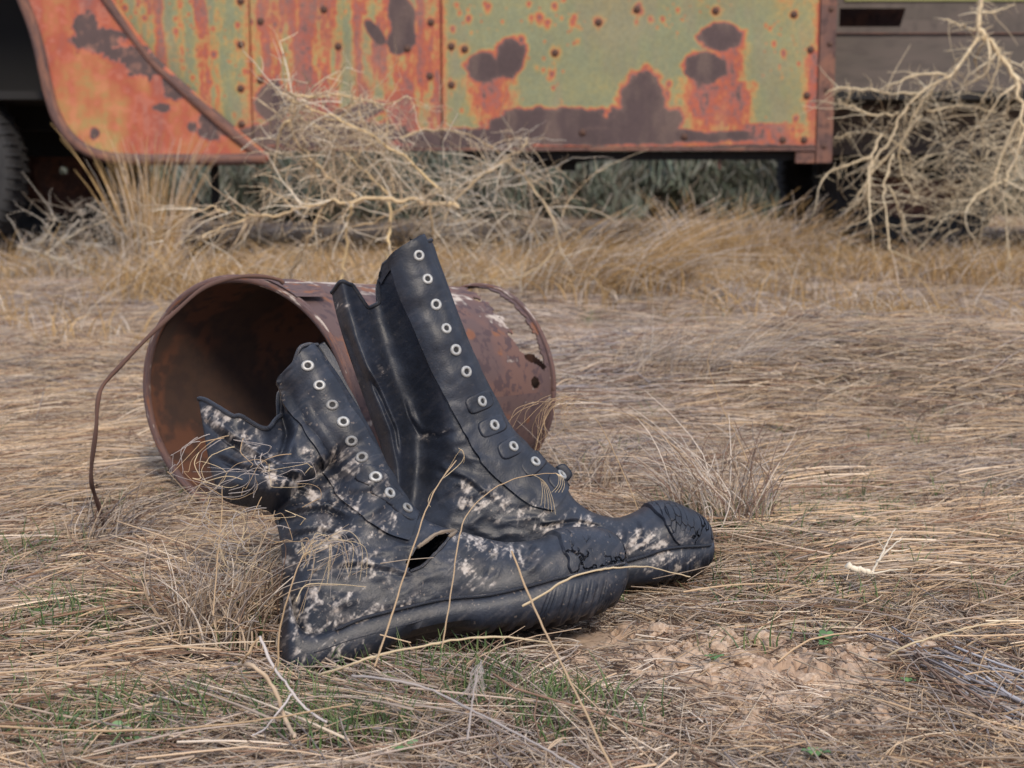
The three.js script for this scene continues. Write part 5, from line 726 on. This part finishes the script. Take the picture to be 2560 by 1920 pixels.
weed('tumbleweed', 'round blurred tumbleweed nest of fine twigs leaning beside the spiky one', [
  [[[-0.0072,0.4234,-3.6473], [-0.0792,0.3759,-3.6402], [-0.1392,0.3166,-3.6312], [-0.1752,0.2573,-3.6223]], 0.005, 0.0025, 1, 1], [[[0.0348,0.4708,-3.6545], [0.0288,0.4471,-3.6509], [-0.0312,0.4115,-3.6455], [-0.1272,0.3522,-3.6366], [-0.2112,0.3403,-3.6348]], 0.0035, 0.0015, 1, 1], [[[-0.0192,0.4174,-3.6464], [0.0528,0.3522,-3.6366], [0.1008,0.2691,-3.6241], [0.1308,0.1623,-3.608]], 0.0045, 0.002, 1, 0.8], [[[-0.2952,0.4708,-3.6545], [-0.2232,0.4946,-3.6581], [-0.1392,0.4886,-3.6572], [-0.0672,0.459,-3.6527], [-0.0072,0.4174,-3.6464]], 0.0035, 0.0018, 1, 0.9],
  [[[0.0284,0.4111,-3.5949], [0.0521,0.3057,-3.579], [0.0639,0.2121,-3.5649]], 0.003, 0.0015, 1, 1], [[[0.1097,0.1914,-3.5113], [0.0397,0.1337,-3.5026], [-0.0537,0.1222,-3.5008], [-0.147,0.1453,-3.5043]], 0.003, 0.0015, 1, 0.8], [[[0.1308,0.2691,-3.6241], [0.1608,0.3284,-3.633], [0.2208,0.3878,-3.642]], 0.002, 0.001, 0, 0.5],
], { base: [-0.06, 0, -3.6], twig: 0.18, pal: [...wp, ...gp], stem: [lin(196, 172, 136)], fine: 1, jit: 0.15, wide: 1.15, balls: [[[-0.0681,0.2917,-3.6781], 0.19, 80, 0.22, 1]] });
weed('tumbleweed', 'pale dead bush with long curving bare branches hanging by the corner post', [
  [[[1.3749,0.9701,-4.2354], [1.3694,0.862,-4.2191], [1.3831,0.7917,-4.2085], [1.4268,0.7512,-4.2024], [1.4787,0.6863,-4.1926], [1.5033,0.6052,-4.1804], [1.5061,0.4836,-4.1621], [1.4815,0.4133,-4.1515], [1.4405,0.3593,-4.1433]], 0.0105, 0.004, 1, 0.4], [[[1.3831,0.7917,-4.2085], [1.338,0.7296,-4.1991], [1.2901,0.6728,-4.1906], [1.215,0.6255,-4.1834], [1.1535,0.5714,-4.1753], [1.1097,0.4836,-4.1621], [1.0646,0.4025,-4.1498], [1.0332,0.2944,-4.1335]], 0.0065, 0.0025, 1, 0.4],
  [[[1.2676,0.6692,-4.1395], [1.1731,0.6665,-4.1391], [1.1124,0.6425,-4.1354], [1.0827,0.6225,-4.1324]], 0.004, 0.002, 0, 0.5], [[[1.1866,0.6158,-4.1314], [1.1124,0.6131,-4.131], [1.0449,0.6292,-4.1334], [0.9909,0.6345,-4.1342], [0.9369,0.6238,-4.1326]], 0.0045, 0.0022, 0, 0.5], [[[1.1326,0.5557,-4.1224], [1.0719,0.5557,-4.1224], [1.0044,0.5731,-4.125], [0.9531,0.5918,-4.1278]], 0.0045, 0.002, 0, 0.5], [[[1.3721,0.8079,-4.2109], [1.338,0.8187,-4.2126], [1.2833,0.8323,-4.2146]], 0.005, 0.002, 0, 0.5], [[[1.3926,0.8552,-4.2181], [1.4473,0.862,-4.2191], [1.4951,0.8823,-4.2221]], 0.004, 0.002, 0, 0.6],
  [[[1.2204,0.6292,-4.1334], [1.1866,0.5624,-4.1234], [1.1556,0.469,-4.1093], [1.1596,0.3889,-4.0972], [1.2042,0.3061,-4.0847]], 0.0045, 0.0018, 1, 0.4], [[[1.0653,0.4942,-4.0625], [1.0387,0.4283,-4.0526], [1.0213,0.3492,-4.0407], [1.0093,0.2464,-4.0252]], 0.0042, 0.002, 0, 0.6], [[[1.032,0.4283,-4.0526], [0.972,0.4085,-4.0496], [0.9253,0.3953,-4.0476], [0.8747,0.3597,-4.0423]], 0.004, 0.0018, 0, 0.6],
  [[[1.0987,0.4415,-4.0546], [1.0747,0.3492,-4.0407], [1.072,0.2833,-4.0307], [1.068,0.1712,-4.0139]], 0.0042, 0.002, 0, 0.6], [[[1.076,0.3426,-4.0397], [1.112,0.2833,-4.0307], [1.1413,0.2239,-4.0218]], 0.0036, 0.0016, 0, 0.5], [[[1.172,0.547,-4.0705], [1.1387,0.481,-4.0605], [1.0853,0.4151,-4.0506], [1.0187,0.3228,-4.0367]], 0.004, 0.002, 1, 0.4],
  [[[1.485,0.5491,-4.1214], [1.4499,0.4556,-4.1073], [1.4296,0.3555,-4.0922], [1.4526,0.2954,-4.0831], [1.4701,0.1286,-4.058]], 0.0055, 0.0022, 0, 0.5], [[[1.408,0.3597,-4.0423], [1.352,0.3294,-4.0377], [1.2853,0.2806,-4.0303]], 0.0045, 0.002, 0, 0.4], [[[1.3926,0.7877,-4.2079], [1.3995,0.7133,-4.1967], [1.3831,0.6593,-4.1885], [1.3448,0.6458,-4.1865]], 0.005, 0.002, 0, 0.4], [[[1.4742,0.6425,-4.1354], [1.4094,0.5958,-4.1284], [1.3757,0.5157,-4.1163]], 0.0042, 0.002, 0, 0.4], [[[1.4405,0.7471,-4.2018], [1.4131,0.6593,-4.1885], [1.3721,0.5647,-4.1743]], 0.0035, 0.0016, 0, 0.4],
  [[[1.5428,0.6938,-4.2949], [1.6156,0.5692,-4.2761], [1.6576,0.4308,-4.2552], [1.6436,0.2923,-4.2344]], 0.006, 0.003, 1, 0.7], [[[1.1814,0.4438,-4.2066], [1.0984,0.4986,-4.2149], [1.0292,0.5054,-4.2159], [0.96,0.4849,-4.2128]], 0.003, 0.0012, 0, 0.7], [[[1.2218,0.5647,-4.1743], [1.3038,0.5782,-4.1763], [1.3585,0.585,-4.1773], [1.4541,0.5647,-4.1743]], 0.003, 0.0015, 1, 0.5],
], { base: [1.5, 0, -4.15], twig: 0.16, pal: [lin(208, 190, 158), lin(194, 174, 142), lin(218, 202, 172)], stem: [lin(226, 206, 170), lin(214, 194, 158)], fine: 1, jit: 0.1, wide: 1.3, balls: [[[1.4558,0.4326,-4.4072], 0.24, 95, 0.26, 1], [[1.3244,0.3186,-4.3395], 0.16, 40, 0.22, 1], [[1.6588,0.3179,-4.3899], 0.2, 30, 0.24, 1]] });
weed('tumbleweed', 'low grey tumbleweed lying in the grass by the truck wheel', [
  [[[-1.629,0.0637,-4.5033], [-1.524,0.123,-4.5122], [-1.419,0.1972,-4.5234], [-1.314,0.2416,-4.5301], [-1.224,0.2565,-4.5323]], 0.005, 0.002, 1, 1], [[[-1.5961,0.1552,-4.4665], [-1.4922,0.1332,-4.4632], [-1.3736,0.0965,-4.4577], [-1.2549,0.0525,-4.451]], 0.005, 0.0025, 1, 0.8], [[[-1.5315,0.1527,-4.5167], [-1.494,0.212,-4.5256], [-1.5165,0.2491,-4.5312], [-1.569,0.1675,-4.5189]], 0.003, 0.0015, 0, 1], [[[-1.374,0.2861,-4.5368], [-1.314,0.2416,-4.5301], [-1.269,0.1675,-4.5189], [-1.284,0.0933,-4.5078]], 0.004, 0.002, 1, 1], [[[-1.449,0.0488,-4.5011], [-1.389,0.1378,-4.5145], [-1.3365,0.1972,-4.5234]], 0.004, 0.002, 1, 1], [[[-1.6406,0.0525,-4.451], [-1.5516,0.0818,-4.4555], [-1.4626,0.1112,-4.4599]], 0.004, 0.003, 0, 0.6],
], { base: [-1.4, 0, -4.5], twig: 0.18, pal: gp, stem: [lin(190, 176, 152), lin(176, 164, 146)], fine: 1, jit: 0.12, balls: [[[-1.3589,0.1351,-4.5646], 0.18, 90, 0.2, 1]] });

// ---------------------------------------------------------------- brush beyond the truck
{
  const b = new MB(); for (let i = 0; i < 110; i++) { const a = rr(0, 6.3), t = rr(0.1, 0.9), l = rr(0.06, 0.22), p = [rr(-0.12, 0.12), rr(-0.05, 0.1), rr(-0.12, 0.12)]; b.ribbon([p, [p[0] + Math.cos(a) * l * t * 0.5, p[1] + l * 0.6, p[2] + Math.sin(a) * l * t * 0.5], [p[0] + Math.cos(a) * l * t, p[1] + l, p[2] + Math.sin(a) * l * t]], () => 0.005, tint(pick([lin(136, 144, 130), lin(122, 134, 118), lin(152, 154, 144), lin(124, 118, 106)]), 0.2)); }
  const L = [], q = new THREE.Quaternion(), e = new THREE.Euler();
  for (let k = 0; k < 120; k++) { const d = rr(10.2, 18), x = rr(-0.62, 0.62) * d, h = rr(0.45, 1.0), w = rr(0.5, 1.1); for (let i = 0; i < 55; i++) { const a = rr(0, 6.3), s = Math.sqrt(rnd()); e.set(rr(-0.4, 0.4), a, rr(-0.4, 0.4)); q.setFromEuler(e); const g = rr(0.75, 1.1); L.push({ p: V3(x + Math.cos(a) * s * w, h * rnd() * Math.sqrt(1 - s * s * 0.9), -d + Math.sin(a) * s * w), q: q.clone(), s: V3(1, 1, 1).multiplyScalar(rr(0.8, 1.5)), c: [g, g, g] }); } }
  copies('sagebrush', b.geo(), std({ vertexColors: true, roughness: 0.9 }), L, 'grey green sagebrush growing beyond the truck', 'brush');
  const hill = new MB(); for (let i = 0; i <= 60; i++) { const x = (i / 60 - 0.5) * 500, h = 7 + 6 * fbm(i * 0.12, 2, 701); hill.v(x, -1, -180, x, 0); hill.v(x, h, -240, x, 1); hill.v(x, -1, -300, x, 2); if (i) { const a = i * 3; hill.quad(a - 3, a, a + 1, a - 2); hill.quad(a - 2, a + 1, a + 2, a - 1); } }
  const m = hill.build('hills', std({ color: new THREE.Color().setRGB(0.22, 0.21, 0.17), roughness: 1 })); m.userData.kind = 'structure'; m.userData.label = 'low pale hills on the horizon'; m.userData.category = 'hills';
}
renderer.render(scene, camera);
